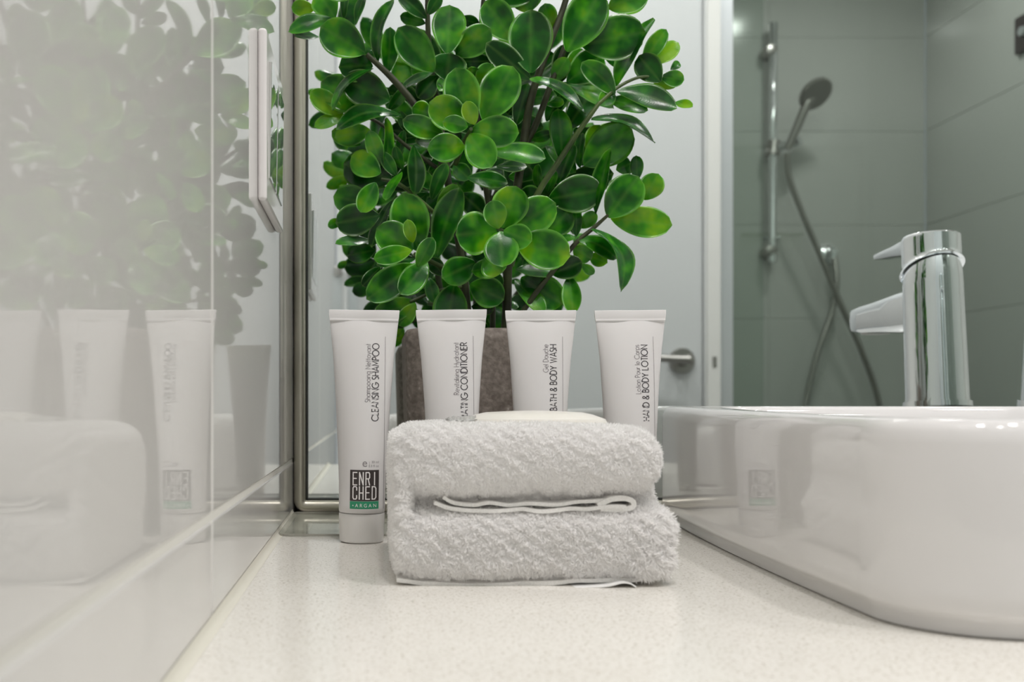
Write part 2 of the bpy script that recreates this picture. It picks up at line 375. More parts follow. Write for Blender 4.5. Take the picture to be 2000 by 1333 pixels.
# ------------------------------------------------------------------ counter, vanity, mirror
ct = box('countertop', WX+0.0005, RX-0.001, 0.105, 0.6985, -0.03, 0.0, M['quartz'], bev=0.002)
tag(ct, 'cream speckled quartz worktop running along the tiled wall', 'countertop')
M['silicone'] = mat('cream_silicone', (0.70, 0.68, 0.60), 0.35)
prof_ = [(0.0001, -0.0001)]+[(0.0032-0.0032*math.sin(math.radians(a)), 0.0032-0.0032*math.cos(math.radians(a))) for a in range(90, -1, -15)]
vs = [(WX+0.0002+x, y, z+0.0001) for y in (0.107, 0.660) for x, z in prof_]; n = len(prof_)
sb = mkobj('trim_2', vs, [tuple(range(n)), tuple(range(2*n-1, n-1, -1))]+[(i, (i+1) % n, (i+1) % n+n, i+n) for i in range(n)], M['silicone'], auto=40, kind='structure')
vb = thing('vanity_cabinet', 'pale wooden vanity cabinet under the cream worktop', 'cabinet', (0.8, 0.4, FZ))
box('body', WX+0.001, RX-0.01, 0.15, 0.69, FZ+0.12, -0.031, M['vanity'], vb)
for k in range(3): box('drawer', WX+0.01+k*0.60, WX+0.595+k*0.60, 0.13, 0.149, FZ+0.13, -0.04, M['vanity'], vb, bev=0.002)
keep(vb)
mi = thing('wall_mirror', 'large mirror in a rounded bronze-grey metal frame standing on the worktop', 'mirror', (0.8, MY, 0))
MX0, MX1, MZ1 = WX+0.0006, RX-0.03, 1.0
def frame_ring(rout, win, y0, y1, nm, m):
    def rr(x0, x1, z0, z1, r, n=10):
        pts = []
        for cx_, cz_, a0 in ((x1-r, z1-r, 0), (x0+r, z1-r, 90), (x0+r, z0+r, 180), (x1-r, z0+r, 270)):
            for k in range(n+1):
                a = math.radians(a0+90*k/n); pts.append((cx_+r*math.cos(a), cz_+r*math.sin(a)))
        return pts
    # cross-section from outer back, over a rounded face, to inner edge
    prof = [(0.0, y1), (0.0, y0+0.004), (0.0006, y0+0.002), (0.0022, y0+0.0005), (0.0045, y0), (win-0.0012, y0+0.0006), (win, y0+0.002), (win, MY-0.0005)]
    vs = []; n = None
    for d, y in prof:
        pts = rr(MX0+d, MX1-d, 0.0006+d, MZ1-d, max(rout-d, 0.0005)); n = len(pts)
        vs += [(p[0], y, p[1]) for p in pts]
    fs = []
    for j in range(len(prof)-1):
        for k in range(n): q = (k+1) % n; fs.append((j*n+k, j*n+q, (j+1)*n+q, (j+1)*n+k))
    return mkobj(nm, vs, fs, m, mi, auto=50)
frame_ring(0.0085, 0.0078, 0.662, 0.690, 'frame', M['frame'])
bm = bmesh.new(); e = 0.0078; t = 0.0012
for a in ((MX0+e, MX0+e+t, 0.0006+e, MZ1-e), (MX1-e-t, MX1-e, 0.0006+e, MZ1-e), (MX0+e, MX1-e, 0.0006+e, 0.0006+e+t), (MX0+e, MX1-e, MZ1-e-t, MZ1-e)):
    bm_box(bm, a[0], a[1], MY-0.004, MY-0.0002, a[2], a[3])
from_bm('gasket', bm, M['gasket'], mi)
box('mirror_glass', MX0+0.003, MX1-0.003, MY, MY+0.005, 0.0035, MZ1-0.003, M['mirror'], mi)
keep(mi)
# thin clear tray at the foot of the mirror
def rounded_plate(name, x0, x1, y0, y1, z0, z1, r, m, parent=None, n=8):
    pts = []
    for cx_, cy_, a0 in ((x1-r, y1-r, 0), (x0+r, y1-r, 90), (x0+r, y0+r, 180), (x1-r, y0+r, 270)):
        for k in range(n+1):
            a = math.radians(a0+90*k/n); pts.append((cx_+r*math.cos(a), cy_+r*math.sin(a)))
    k = len(pts); vs = [(p[0], p[1], z0) for p in pts]+[(p[0], p[1], z1) for p in pts]
    fs = [tuple(range(k-1, -1, -1)), tuple(range(k, 2*k))]+[(i, (i+1) % k, (i+1) % k+k, i+k) for i in range(k)]
    return mkobj(name, vs, fs, m, parent, auto=40)
tr_ = thing('acrylic_tray', 'thin clear tray with rounded corners under the plant pot', 'tray', (0.03, 0.6, 0))
rounded_plate('tray_plate', WX+0.0008, 0.118, 0.5445, 0.6605, 0.0001, 0.0012, 0.006, M['traygl'], tr_)
vs, fs = [], []
r = 0.006; pts = []
for cx_, cy_, a0 in ((0.118-r, 0.6605-r, 0), (WX+0.0008+r, 0.6605-r, 90), (WX+0.0008+r, 0.5445+r, 180), (0.118-r, 0.5445+r, 270)):
    for k in range(9): a = math.radians(a0+90*k/8); pts.append(Vector((cx_+r*math.cos(a), cy_+r*math.sin(a), 0.0012)))
for k in range(len(pts)):
    pass
nP = len(pts); cen = Vector((0.033, 0.6025, 0))
for p in pts:
    d = (p-cen).normalized(); vs += [p+Vector((0, 0, -0.001)), p+Vector((0, 0, 0.0002)), p-d*0.0004+Vector((0, 0, 0.0002)), p-d*0.0004+Vector((0, 0, -0.001))]
for i in range(nP):
    j = (i+1) % nP
    for k in range(4): q = (k+1) % 4; fs.append((i*4+k, j*4+k, j*4+q, i*4+q))
M['trayrim'] = mat('grey_acrylic_edge', (0.42, 0.41, 0.37), 0.15)
mkobj('rim', vs, fs, M['trayrim'], tr_, auto=40)
keep(tr_)

# ------------------------------------------------------------------ switch plate on the tiled wall
sw = thing('wall_switch', 'glossy white square switch plate on the tiled wall left of the plant', 'light switch', (WX, 0.50, 0.205))
PX1 = WX+0.0042; zb, zt, ya, yb = 0.1655, 0.2445, 0.4545, 0.541
M['swface'] = mat('glossy_clear_face', (0.50, 0.51, 0.49), 0.02, spec=0.7, coat=1.0)
box('back_plate', WX, PX1, ya, yb, zb, zt, M['plastic'], sw, bev=0.0016, seg=4)
for k in range(2):
    y0 = ya+0.010+k*0.034
    bm = bmesh.new(); bm_box(bm, PX1-0.0004, PX1+0.0010, y0, y0+0.031, zb+0.012, zt-0.012, 0.0007, 2)
    for v in bm.verts:
        if v.co.x > PX1: v.co.x += (v.co.z-(zb+zt)/2)*0.018
    from_bm('rocker', bm, M['swface'], sw)
keep(sw)

# ------------------------------------------------------------------ basin
ba = thing('wash_basin', 'white ceramic basin with rounded corners standing on the worktop', 'basin', (0.42, 0.47, 0))
BX0, BX1, B0, B1 = 0.1635, 0.679, 0.2955, 0.652
def outline(d, n=160, e=7.0, skew=0.0):
    cx_, cy_ = (BX0+BX1)/2, (B0+B1)/2; a, b_ = (BX1-BX0)/2-d, (B1-B0)/2-d; pts = []
    r = max(0.038-d*0.8, 0.012)
    # rounded rectangle with soft corners, walls very slightly bowed
    xs = []
    for sx, sy, a0 in ((1, 1, 0), (-1, 1, 90), (-1, -1, 180), (1, -1, 270)):
        for k in range(n//4):
            t = k/(n//4)*PI/2
            c_, s_ = math.cos(t), math.sin(t)
            if a0 == 0: q = (c_, s_)
            elif a0 == 90: q = (-s_, c_)
            elif a0 == 180: q = (-c_, -s_)
            else: q = (s_, -c_)
            p = (cx_+sx*(a-r)+r*q[0], cy_+sy*(b_-r)+r*q[1]); xs.append(p)
            # straight stretch is added between corners below
        if a0 == 0: e0, e1 = (cx_+(a-r), cy_+b_), (cx_-(a-r), cy_+b_)
        elif a0 == 90: e0, e1 = (cx_-a, cy_+(b_-r)), (cx_-a, cy_-(b_-r))
        elif a0 == 180: e0, e1 = (cx_-(a-r), cy_-b_), (cx_+(a-r), cy_-b_)
        else: e0, e1 = (cx_+a, cy_-(b_-r)), (cx_+a, cy_+(b_-r))
        for k in range(12): t = k/12; xs.append((e0[0]*(1-t)+e1[0]*t, e0[1]*(1-t)+e1[1]*t))
    # bow: left/right side narrower towards the mirror
    res = []
    for x, y in xs:
        f = (y-B0)/(B1-B0); sgn = (x-cx_)/((BX1-BX0)/2)
        res.append((x - sgn*0.022*f*f, y))
    return res
def rimz(y): return 0.0672+0.0128*(y-B0)
levels = [(0.0052, 0.0003), (0.0048, 0.0005), (0.0044, 0.0045), (0.0022, 0.0068), (0.0006, 0.009), (0, 0.014), (0, 0.045), (0.0, -8e-3), (0.0006, -4e-3), (0.0022, -1.2e-3), (0.0045, -1e-4), (0.0075, -6e-4), (0.0105, -2.5e-3), (0.0125, -7e-3), (0.016, -0.02), (0.024, -0.04), (0.05, -0.054), (0.10, -0.059), (0.16, -0.0595)]
vs = []
for i, (d, z) in enumerate(levels):
    pts = outline(d)
    for (x, y) in pts:
        if i > 10:     # inner bowl: pull its back edge forward to leave a tap deck
            f = (y-B0)/(B1-B0); y2 = y-max(0, f)**1.5*0.095
            vs.append((x, y2, rimz(y)+z))
        else: vs.append((x, y, z if i < 7 else rimz(y)+z))
n = len(outline(0)); fs = [tuple(range(n-1, -1, -1)), tuple(range((len(levels)-1)*n, len(levels)*n))]
for j in range(len(levels)-1):
    for k in range(n): q = (k+1) % n; fs.append((j*n+k, j*n+q, (j+1)*n+q, (j+1)*n+k))
mkobj('bowl', vs, fs, M['ceramic'], ba, auto=50)
lathe('drain', [(0, 0.0135), (0.020, 0.0135), (0.022, 0.0125), (0.022, 0.0100), (0, 0.0100)], M['chrome'], ba, n=32, mtx=Matrix.Translation((0.42, 0.43, 0)))
keep(ba)

# ------------------------------------------------------------------ tap (the mirror shows its back)
TX, TY, TZ = 0.421, 0.606, rimz(0.62)
tp = thing('basin_tap', 'chrome single lever mixer tap standing on the basin rim', 'tap', (TX, TY, TZ))
lean = Matrix.Translation((TX, TY, TZ-0.0005)) @ Matrix.Rotation(math.radians(4.0), 4, 'X')
HT = 0.129
R0, R1 = 0.0212, 0.0198
def cutz(x, y): return 0.103+0.42*y     # slanted joint between body and cap, higher at the back
def cyl_cut(name, zlo, zhi, r_off, m, n=64, rings=14):
    vs = []; 
    for j in range(rings+1):
        for i in range(n):
            a = 2*PI*i/n; t = j/rings
            rr = R0
            x, y = math.cos(a), math.sin(a)
            z = zlo(x*R0, y*R0)*(1-t)+zhi(x*R0, y*R0)*t
            r_ = (R0+(R1-R0)*z/HT)+r_off(t)
            vs.append(lean @ Vector((x*r_, y*r_, z)))
    fs = [tuple(range(n-1, -1, -1)), tuple(range(rings*n, (rings+1)*n))]
    for j in range(rings):
        for i in range(n): q = (i+1) % n; fs.append((j*n+i, j*n+q, (j+1)*n+q, (j+1)*n+i))
    return mkobj(name, vs, fs, m, tp, auto=40)
cyl_cut('base_ring', lambda x, y: 0.0, lambda x, y: 0.004, lambda t: 0.0018, M['chrome'])
cyl_cut('body', lambda x, y: 0.004, lambda x, y: cutz(x, y)-0.0012, lambda t: 0 if t < .99 else -0.001, M['chrome'])
cyl_cut('gap_ring', lambda x, y: cutz(x, y)-0.002, lambda x, y: cutz(x, y)+0.001, lambda t: -0.0022, M['gasket'], rings=2)
cyl_cut('cap', lambda x, y: cutz(x, y)+0.0006, lambda x, y: HT, lambda t: (0.0016*(1-t/0.12) if t < .12 else 0) - (0.0012 if t > .97 else 0), M['chrome'])
def blade(name, pts, ws, hs, m, parent):
    "bar with rounded-rectangle section along -y, widths ws, heights hs"
    vs = []; n = 20
    for p, w_, h_ in zip(pts, ws, hs):
        for k in range(n):
            a = 2*PI*k/n; c_, s_ = math.cos(a), math.sin(a)
            vs.append(Vector((p[0]+w_/2*math.copysign(abs(c_)**.45, c_), p[1], p[2]+h_/2*math.copysign(abs(s_)**.45, s_))))
    fs = [tuple(range(n-1, -1, -1)), tuple(range((len(pts)-1)*n, len(pts)*n))]
    for j in range(len(pts)-1):
        for k in range(n): q = (k+1) % n; fs.append((j*n+k, j*n+q, (j+1)*n+q, (j+1)*n+k))
    return mkobj(name, vs, fs, m, parent, auto=40)
sp_ = [(TX, TY-0.012-d, TZ+0.0728) for d in (0, .02, .04, .06, .08, .092, .096)]
blade('spout', sp_, [.036, .036, .034, .032, .031, .030, .026], [.034, .032, .029, .026, .024, .022, .018], M['chrome'], tp)
lathe('aerator', [(0, 0), (0.011, 0), (0.011, 0.008), (0, 0.008)], M['brush'], tp, n=24, mtx=Matrix.Translation((TX, TY-0.090, TZ+0.0605)))
lv = [(TX, TY-0.022-d, TZ+0.1225+d*0.01) for d in (0, .015, .03, .045, .058, .061)]
blade('lever', lv, [.026, .022, .018, .016, .014, .011], [.015, .012, .009, .007, .005, .003], M['chrome'], tp)
keep(tp)

# ------------------------------------------------------------------ toiletry tubes
TL = 0.1000; CAPH = 0.0165; CRH = 0.0056
def prof_a(t):   # half width along the body, cap end -> seal
    k = [(0, .01215), (.15, .0123), (.38, .0134), (.6, .0146), (.8, .0160), (.93, .0174), (1, .0181)]
    for (t0, a0), (t1, a1) in zip(k[:-1], k[1:]):
        if t <= t1: u = (t-t0)/(t1-t0); return a0+(a1-a0)*u
    return k[-1][1]
def prof_b(t): return 0.01215*max(0.0, 1-t**1.9)**0.85+0.0007
def surf_y(x, z, a=None):
    t = min(max((z-CAPH)/TL, 0), 1); a = prof_a(t); b_ = prof_b(t)
    q = max(0.0, 1-(x/a)**2)
    return -b_*math.sqrt(q)
_font = None
def text_pts(s, size, sx=1.0, offset=0.0, align='LEFT', space=1.0):
    cu = bpy.data.curves.new('t', 'FONT'); cu.body = s; cu.size = size; cu.offset = offset; cu.align_x = align
    cu.resolution_u = 3; cu.space_character = space; cu.fill_mode = 'FRONT'
    ob = bpy.data.objects.new('t', cu); C.objects.link(ob)
    dg = bpy.context.evaluated_depsgraph_get(); me = bpy.data.meshes.new_from_object(ob.evaluated_get(dg))
    vs = [Vector((v.co.x*sx, v.co.y, 0)) for v in me.vertices]; fs = [tuple(p.vertices) for p in me.polygons]
    bpy.data.objects.remove(ob); bpy.data.curves.remove(cu); bpy.data.meshes.remove(me)
    return vs, fs
def stroke_font():
    "thin single-stroke capitals and lower case for the slim lettering: polylines on a unit cap height"
    import math as m_
    def arc(cx, cy, rx, ry, a0, a1, n=14): return [(cx+rx*m_.cos(m_.radians(a0+(a1-a0)*k/n)), cy+ry*m_.sin(m_.radians(a0+(a1-a0)*k/n))) for k in range(n+1)]
    F_ = {}
    F_['A'] = (.72, [[(0, 0), (.36, 1), (.72, 0)], [(.12, .3), (.60, .3)]])
    F_['B'] = (.52, [[(0, 0), (0, 1), (.22, 1)]+arc(.22, .77, .22, .23, 90, -90)+[(0, .54)], [(.22, .54)]+arc(.26, .27, .26, .27, 90, -90)+[(0, 0)]])
    F_['C'] = (.82, [arc(.5, .5, .5, .5, 45, 315, 22)])
    F_['D'] = (.68, [[(0, 0), (0, 1), (.2, 1)]+arc(.2, .5, .48, .5, 90, -90, 18)+[(0, 0)]])
    F_['E'] = (.46, [[(.46, 1), (0, 1), (0, 0), (.46, 0)], [(0, .52), (.42, .52)]])
    F_['G'] = (.92, [arc(.5, .5, .5, .5, 45, 345, 22)+[(.98, .45), (.55, .45)]])
    F_['H'] = (.64, [[(0, 0), (0, 1)], [(.64, 0), (.64, 1)], [(0, .5), (.64, .5)]])
    F_['I'] = (.02, [[(0, 0), (0, 1)]])
    F_['L'] = (.42, [[(0, 1), (0, 0), (.42, 0)]])
    F_['M'] = (.84, [[(0, 0), (.1, 1), (.42, .2), (.74, 1), (.84, 0)]])
    F_['N'] = (.66, [[(0, 0), (0, 1), (.66, 0), (.66, 1)]])
    F_['O'] = (1.0, [arc(.5, .5, .5, .5, 0, 360, 26)])
    F_['P'] = (.5, [[(0, 0), (0, 1), (.24, 1)]+arc(.24, .74, .26, .26, 90, -90)+[(0, .48)]])
    F_['R'] = (.52, [[(0, 0), (0, 1), (.24, 1)]+arc(.24, .75, .25, .25, 90, -90)+[(0, .5)], [(.22, .5), (.52, 0)]])
    F_['S'] = (.46, [arc(.24, .75, .21, .25, 40, 250, 12)+arc(.22, .26, .23, .26, 80, -140, 12)])
    F_['T'] = (.5, [[(.25, 0), (.25, 1)], [(0, 1), (.5, 1)]])
    F_['W'] = (1.0, [[(0, 1), (.26, 0), (.5, .9), (.74, 0), (1.0, 1)]])
    F_['Y'] = (.64, [[(0, 1), (.32, .45), (.64, 1)], [(.32, .45), (.32, 0)]])
    F_['&'] = (.62, [[(.62, 0), (.15, .68)]+arc(.30, .82, .18, .18, 200, -20, 10)+[(.3, .56), (.12, .42)]+arc(.26, .25, .25, .25, 140, 340, 10)+[(.6, .4)]])
    x = .62
    F_['a'] = (.6, [arc(.3, x/2, .3, x/2, 0, 360, 18), [(.6, x), (.6, 0)]])
    F_['c'] = (.5, [arc(.3, x/2, .3, x/2, 50, 310, 16)])
    F_['d'] = (.6, [arc(.3, x/2, .3, x/2, 0, 360, 18), [(.6, 1), (.6, 0)]])
    F_['e'] = (.56, [[(0.02, x/2), (.58, x/2)]+arc(.3, x/2, .29, x/2, 5, 320, 16)])
    F_['g'] = (.6, [arc(.3, x/2, .3, x/2, 0, 360, 18), [(.6, x), (.6, -.15)]+arc(.32, -.12, .28, .18, 0, -140, 8)])
    F_['h'] = (.46, [[(0, 1), (0, 0)], [(0, .38)]+arc(.23, .38, .23, .24, 180, 0, 10)+[(.46, 0)]])
    F_['i'] = (.02, [[(0, 0), (0, x)], [(0, .82), (0, .88)]])
    F_['l'] = (.02, [[(0, 0), (0, 1)]])
    F_['m'] = (.76, [[(0, x), (0, 0)], [(0, .42)]+arc(.19, .42, .19, .2, 180, 0, 8)+[(.38, 0)], [(.38, .42)]+arc(.57, .42, .19, .2, 180, 0, 8)+[(.76, 0)]])
    F_['n'] = (.46, [[(0, x), (0, 0)], [(0, .38)]+arc(.23, .38, .23, .24, 180, 0, 10)+[(.46, 0)]])
    F_['o'] = (.6, [arc(.3, x/2, .3, x/2, 0, 360, 18)])
    F_['p'] = (.6, [arc(.3, x/2, .3, x/2, 0, 360, 18), [(0, x), (0, -.3)]])
    F_['r'] = (.26, [[(0, x), (0, 0)], [(0, .38)]+arc(.22, .38, .22, .24, 180, 80, 6)])
    F_['s'] = (.32, [arc(.17, .46, .14, .15, 40, 250, 8)+arc(.15, .16, .16, .16, 80, -140, 8)])
    F_['t'] = (.26, [[(.13, .95), (.13, 0)], [(0, x), (.26, x)]])
    F_['u'] = (.46, [[(0, x), (0, .24)]+arc(.23, .24, .23, .24, 180, 360, 10)+[(.46, x)], [(.46, .3), (.46, 0)]])
    F_['v'] = (.46, [[(0, x), (.23, 0), (.46, x)]])
    F_['y'] = (.48, [[(0, x), (.25, 0)], [(.5, x), (.14, -.3)]])
    F_[' '] = (.25, [])
    return F_
SF = stroke_font()
def stroke_text(s, capw, length, wt=0.075):
    "flat ribbons along the strokes; returns verts (u along the line, v up) and faces, fitted to length"
    x = 0; vs = []; fs = []; gap = .17
    for ch in s:
        w_, strokes = SF[ch]
        for st in strokes:
            st = [Vector((p[0]+x, p[1])) for p in st]
            base = len(vs)
            for i, p in enumerate(st):
                d0 = (st[i]-st[i-1]).normalized() if i else None
                d1 = (st[i+1]-st[i]).normalized() if i < len(st)-1 else None
                if d0 is None: d0 = d1
                if d1 is None: d1 = d0
                bis = (d0+d1)
                if bis.length < .2: bis = d1
                bis.normalize(); nn = Vector((-bis.y, bis.x)); k = 1/max(.45, abs(nn.dot(Vector((-d1.y, d1.x)))))
                vs += [p+nn*wt/2*k, p-nn*wt/2*k]
            for i in range(len(st)-1): q = base+2*i; fs.append((q, q+1, q+3, q+2))
        x += w_+gap
    x -= gap
    sx = length/x
    return [Vector((v.x*sx, v.y*capw)) for v in vs], fs
def wrap_print(name, vs2, fs, m, parent, mtx, rotated=True, x0=0, z0=0, lift=0.00008):
    "lay flat print on the tube: rotated lettering reads bottom to top"
    vs = []
    for v in vs2:
        if rotated: x, z = x0-v.y, z0+v.x
        else: x, z = x0+v.x, z0+v.y
        vs.append(mtx @ Vector((x, surf_y(x, z)-lift, z)))
    return mkobj(name, vs, fs, m, parent, smooth=False)
def rect_grid(w_, h_, n=10, k=4):
    vs = [Vector((w_*i/n, h_*j/k)) for j in range(k+1) for i in range(n+1)]
    fs = [(j*(n+1)+i, j*(n+1)+i+1, (j+1)*(n+1)+i+1, (j+1)*(n+1)+i) for j in range(k) for i in range(n)]
    return vs, fs
def make_tube(name, label, pxc, Y, big, small, ry=0.0, rz=0.0, big_z=(None, None), small_z=None, dz=0.0):
    loc = Vector(((pxc-CX)/F*Y, Y, 0.0))
    t = thing(name, label, 'toiletry tube', loc, 'toiletry tubes')
    mt = Matrix.Translation((0, 0, dz)) @ Matrix.Rotation(rz, 4, 'Z') @ Matrix.Rotation(ry, 4, 'Y')
    n = 56; rings = 34; vs = []
    for j in range(rings+1):
        u = j/rings; a, b_ = prof_a(u), prof_b(u)
        for i in range(n):
            ang = 2*PI*i/n; vs.append(mt @ Vector((a*math.cos(ang), b_*math.sin(ang), CAPH+u*TL)))
    # shoulder
    vs += [mt @ Vector((.0118*math.cos(2*PI*i/n), .0118*math.sin(2*PI*i/n), CAPH-.0008)) for i in range(n)]
    fs = [tuple(range(rings*n, (rings+1)*n))]
    for j in range(rings):
        for i in range(n): q = (i+1) % n; fs.append((j*n+i, j*n+q, (j+1)*n+q, (j+1)*n+i))
    b0 = (rings+1)*n
    for i in range(n): q = (i+1) % n; fs.append((b0+i, b0+q, q, i))
    mkobj('body', vs, fs, M['tubew'], t, auto=60)
    # crimped seal: thin flat band, very slightly wavy, a ridge under it
    zs = CAPH+TL; vs = []; K = 24
    for j, (zz, hw, th) in enumerate(((-.0006, .0180, .0007), (0.0002, .0181, .0010), (.0012, .01825, .0006), (.0013, .01835, .0006), (CRH-.0004, .0186, .0006), (CRH, .0185, .0004))):
        for s_ in (-1, 1):
            for i in range(K+1):
                x = -hw+2*hw*i/K; x_ = x if s_ < 0 else -x
                vs.append(mt @ Vector((x_, s_*th+0.0004*math.sin(x_*260+pxc), zs+zz)))
    n2 = 2*(K+1); fs = [tuple(range(n2-1, -1, -1)), tuple(range(5*n2, 6*n2))]
    for j in range(5):
        for i in range(n2): q = (i+1) % n2; fs.append((j*n2+i, j*n2+q, (j+1)*n2+q, (j+1)*n2+i))
    mkobj('crimped_seal', vs, fs, M['tubew'], t, auto=30)
    lathe('cap', [(0, .0002), (.0108, .0002), (.0114, .0006), (.01165, .0014), (.0121, CAPH-.002), (.0120, CAPH-.0012), (.0114, CAPH-.0009), (0, CAPH-.0009)], M['cap'], t, n=48, mtx=mt, auto=50)
    # print; x offsets from the tube axis in metres (0.27 mm to a photo pixel)
    k = 0.00027
    zpx = lambda py: (1058-py)*k
    v_, f_ = stroke_text(big, .0034, big_z[1]-big_z[0], wt=.14); wrap_print('product_name', v_, f_, M['ink'], t, mt, x0=.0080, z0=big_z[0])
    v_, f_ = stroke_text(small, .0026, small_z[1]-small_z[0], wt=.12); wrap_print('french_name', v_, f_, M['inkgrey'], t, mt, x0=.00365, z0=small_z[0])
    v_, f_ = rect_grid(.00022, .090, 1, 60); wrap_print('rule_line', v_, f_, M['inkgrey'], t, mt, rotated=False, x0=.0112, z0=.0180)
    lx0, lz0 = -.0062, zpx(975)
    v_, f_ = rect_grid(.0149, .0160, 14, 6); wrap_print('logo_block', v_, f_, M['inkbrown'], t, mt, rotated=False, x0=lx0, z0=lz0)
    v_, f_ = rect_grid(.0149, .0039, 14, 3); wrap_print('logo_band', v_, f_, M['inkgreen'], t, mt, rotated=False, x0=lx0, z0=lz0-.0041)
    av = []; af = []
    for row, s in enumerate(('ENRI', 'CHED')):
        segs = {'E': [[(1, 1), (0, 1), (0, 0), (1, 0)], [(0, .52), (.85, .52)]], 'N': [[(0, 0), (0, 1), (1, 0), (1, 1)]],
                'R': [[(0, 0), (0, 1), (.8, 1), (1, .88), (1, .6), (.8, .5), (0, .5)], [(.6, .5), (1, 0)]], 'I': [[(.4, 0), (.4, 1)]],
                'C': [[(1, .72), (1, .9), (.8, 1), (.2, 1), (0, .88), (0, .12), (.2, 0), (.8, 0), (1, .1), (1, .28)]],
                'H': [[(0, 0), (0, 1)], [(1, 0), (1, 1)], [(0, .5), (1, .5)]], 'D': [[(0, 0), (0, 1), (.7, 1), (1, .85), (1, .15), (.7, 0), (0, 0)]]}
        for ci, ch in enumerate(s):
            xo = lx0+.0016+ci*.0033+(.0004 if ch == 'I' else 0); zo = lz0+.0010+(1-row)*.0073; cw, chh = .0019, .0064
            for st in segs[ch]:
                st = [Vector((xo+p[0]*cw, zo+p[1]*chh)) for p in st]
                for p, q in zip(st[:-1], st[1:]):
                    d = (q-p).normalized(); nn = Vector((-d.y, d.x))*.00028; e_ = d*.00024
                    bI = len(av); av += [p-e_+nn, p-e_-nn, q+e_-nn, q+e_+nn]; af.append((bI, bI+1, bI+2, bI+3))
    wrap_print('logo_letters', av, af, M['inkwhite'], t, mt, rotated=False, lift=.00016)
    v_, f_ = text_pts('\u2022 A R G A N', .0026, sx=1.0); mxw = max(v.x for v in v_); v_ = [Vector((v.x*.0125/mxw, v.y)) for v in v_]
    wrap_print('band_letters', v_, f_, M['inkwhite'], t, mt, rotated=False, x0=lx0+.0012, z0=lz0-.0032, lift=.00016)
    # estimated sign and volume
    v_, f_ = text_pts('e', .0060); wrap_print('estimated_sign', v_, f_, M['inkgrey'], t, mt, rotated=False, x0=-.0001, z0=lz0+.0177)
    vv, ff = rect_grid(.0001, .003, 1, 3); wrap_print('divider', vv, ff, M['inkgrey'], t, mt, rotated=False, x0=.0037, z0=lz0+.0173)
    v1_, f1_ = text_pts('30 ml', .0017, align='RIGHT'); v2_, f2_ = text_pts('1.0 fl oz', .0017, align='RIGHT')
    nn = len(v1_); wrap_print('volume', [v+Vector((.0086, .0020, 0)) for v in v1_]+[v+Vector((.0086, 0, 0)) for v in v2_], f1_+[tuple(i+nn for i in f) for f in f2_], M['inkgrey'], t, mt, rotated=False, x0=0, z0=lz0+.0175)
    return t
def zp(py): return (1058-py)*.00027
make_tube('shampoo_tube', 'white tube reading CLEANSING SHAMPOO, standing leftmost with its whole logo showing', 706, .5250, 'CLEANSING SHAMPOO', 'Shampooing Nettoyant', ry=.012, rz=.0, big_z=(zp(822), zp(672)), small_z=(zp(786), zp(673)))
make_tube('conditioner_tube', 'white tube reading HYDRATING CONDITIONER, in front of the plant pot', 884, .5235, 'HYDRATING CONDITIONER', 'Revitalising Hydratant', ry=-.006, rz=-.06, big_z=(zp(845), zp(671)), small_z=(zp(772), zp(671)))
make_tube('body_wash_tube', 'white tube reading BATH & BODY WASH, second from the right', 1054, .5270, 'BATH & BODY WASH', 'Gel Douche', ry=.004, rz=-.10, big_z=(zp(802), zp(674)), small_z=(zp(728), zp(674)))
make_tube('body_lotion_tube', 'white tube reading HAND & BODY LOTION, rightmost beside the basin', 1232, .5262, 'HAND & BODY LOTION', 'Lotion Pour le Corps', ry=-.003, rz=-.05, big_z=(zp(822), zp(675)), small_z=(zp(770), zp(675)))

# ------------------------------------------------------------------ folded face towel
k_ = 0.2e-3
def tx(px): return (px-CX)*0.0001998
def superell(bm, x0, x1, y0, y1, z0, z1, ex=5, ez=2.6, n=56, m_=40, warp=None):
    cx_, cy_, cz_ = (x0+x1)/2, (y0+y1)/2, (z0+z1)/2; a, b_, c_ = (x1-x0)/2, (y1-y0)/2, (z1-z0)/2
    vs = []
    def sg(v, p): return math.copysign(abs(v)**p, v)
    rows = []
    for j in range(m_+1):
        ph = -PI/2+PI*j/m_
        row = []
        for i in range(n):
            th = 2*PI*i/n
            x = a*sg(math.cos(ph), 2/ez)*sg(math.cos(th), 2/ex); y = b_*sg(math.cos(ph), 2/ez)*sg(math.sin(th), 2/ex); z = c_*sg(math.sin(ph), 2/ez)
            v = Vector((cx_+x, cy_+y, cz_+z))
            if warp: v = warp(v)
            row.append(bm.verts.new(v))
        rows.append(row)
    for j in range(m_):
        for i in range(n):
            try: bm.faces.new((rows[j][i], rows[j][(i+1) % n], rows[j+1][(i+1) % n], rows[j+1][i]))
            except ValueError: pass
    bmesh.ops.remove_doubles(bm, verts=bm.verts, dist=1e-6)
def rbox(bm, x0, x1, y0, y1, z0, z1, r, n=64, m_=40):
    rows = []
    def sp(v): return max(-1.0, min(1.0, v*7))
    cx_, cy_, cz_ = (x0+x1)/2, (y0+y1)/2, (z0+z1)/2; a, b_, c_ = (x1-x0)/2-r, (y1-y0)/2-r, (z1-z0)/2-r
    for j in range(m_+1):
        ph = -PI/2+PI*j/m_; row = []
        for i in range(n):
            th = 2*PI*i/n; v = (math.cos(ph)*math.cos(th), math.cos(ph)*math.sin(th), math.sin(ph))
            row.append(bm.verts.new((cx_+a*sp(v[0])+r*v[0], cy_+b_*sp(v[1])+r*v[1], cz_+c_*sp(v[2])+r*v[2])))
        rows.append(row)
    for j in range(m_):
        for i in range(n): bm.faces.new((rows[j][i], rows[j][(i+1) % n], rows[j+1][(i+1) % n], rows[j+1][i]))
    bmesh.ops.remove_doubles(bm, verts=bm.verts, dist=1e-6)
TYF = .3905; TYB = .500
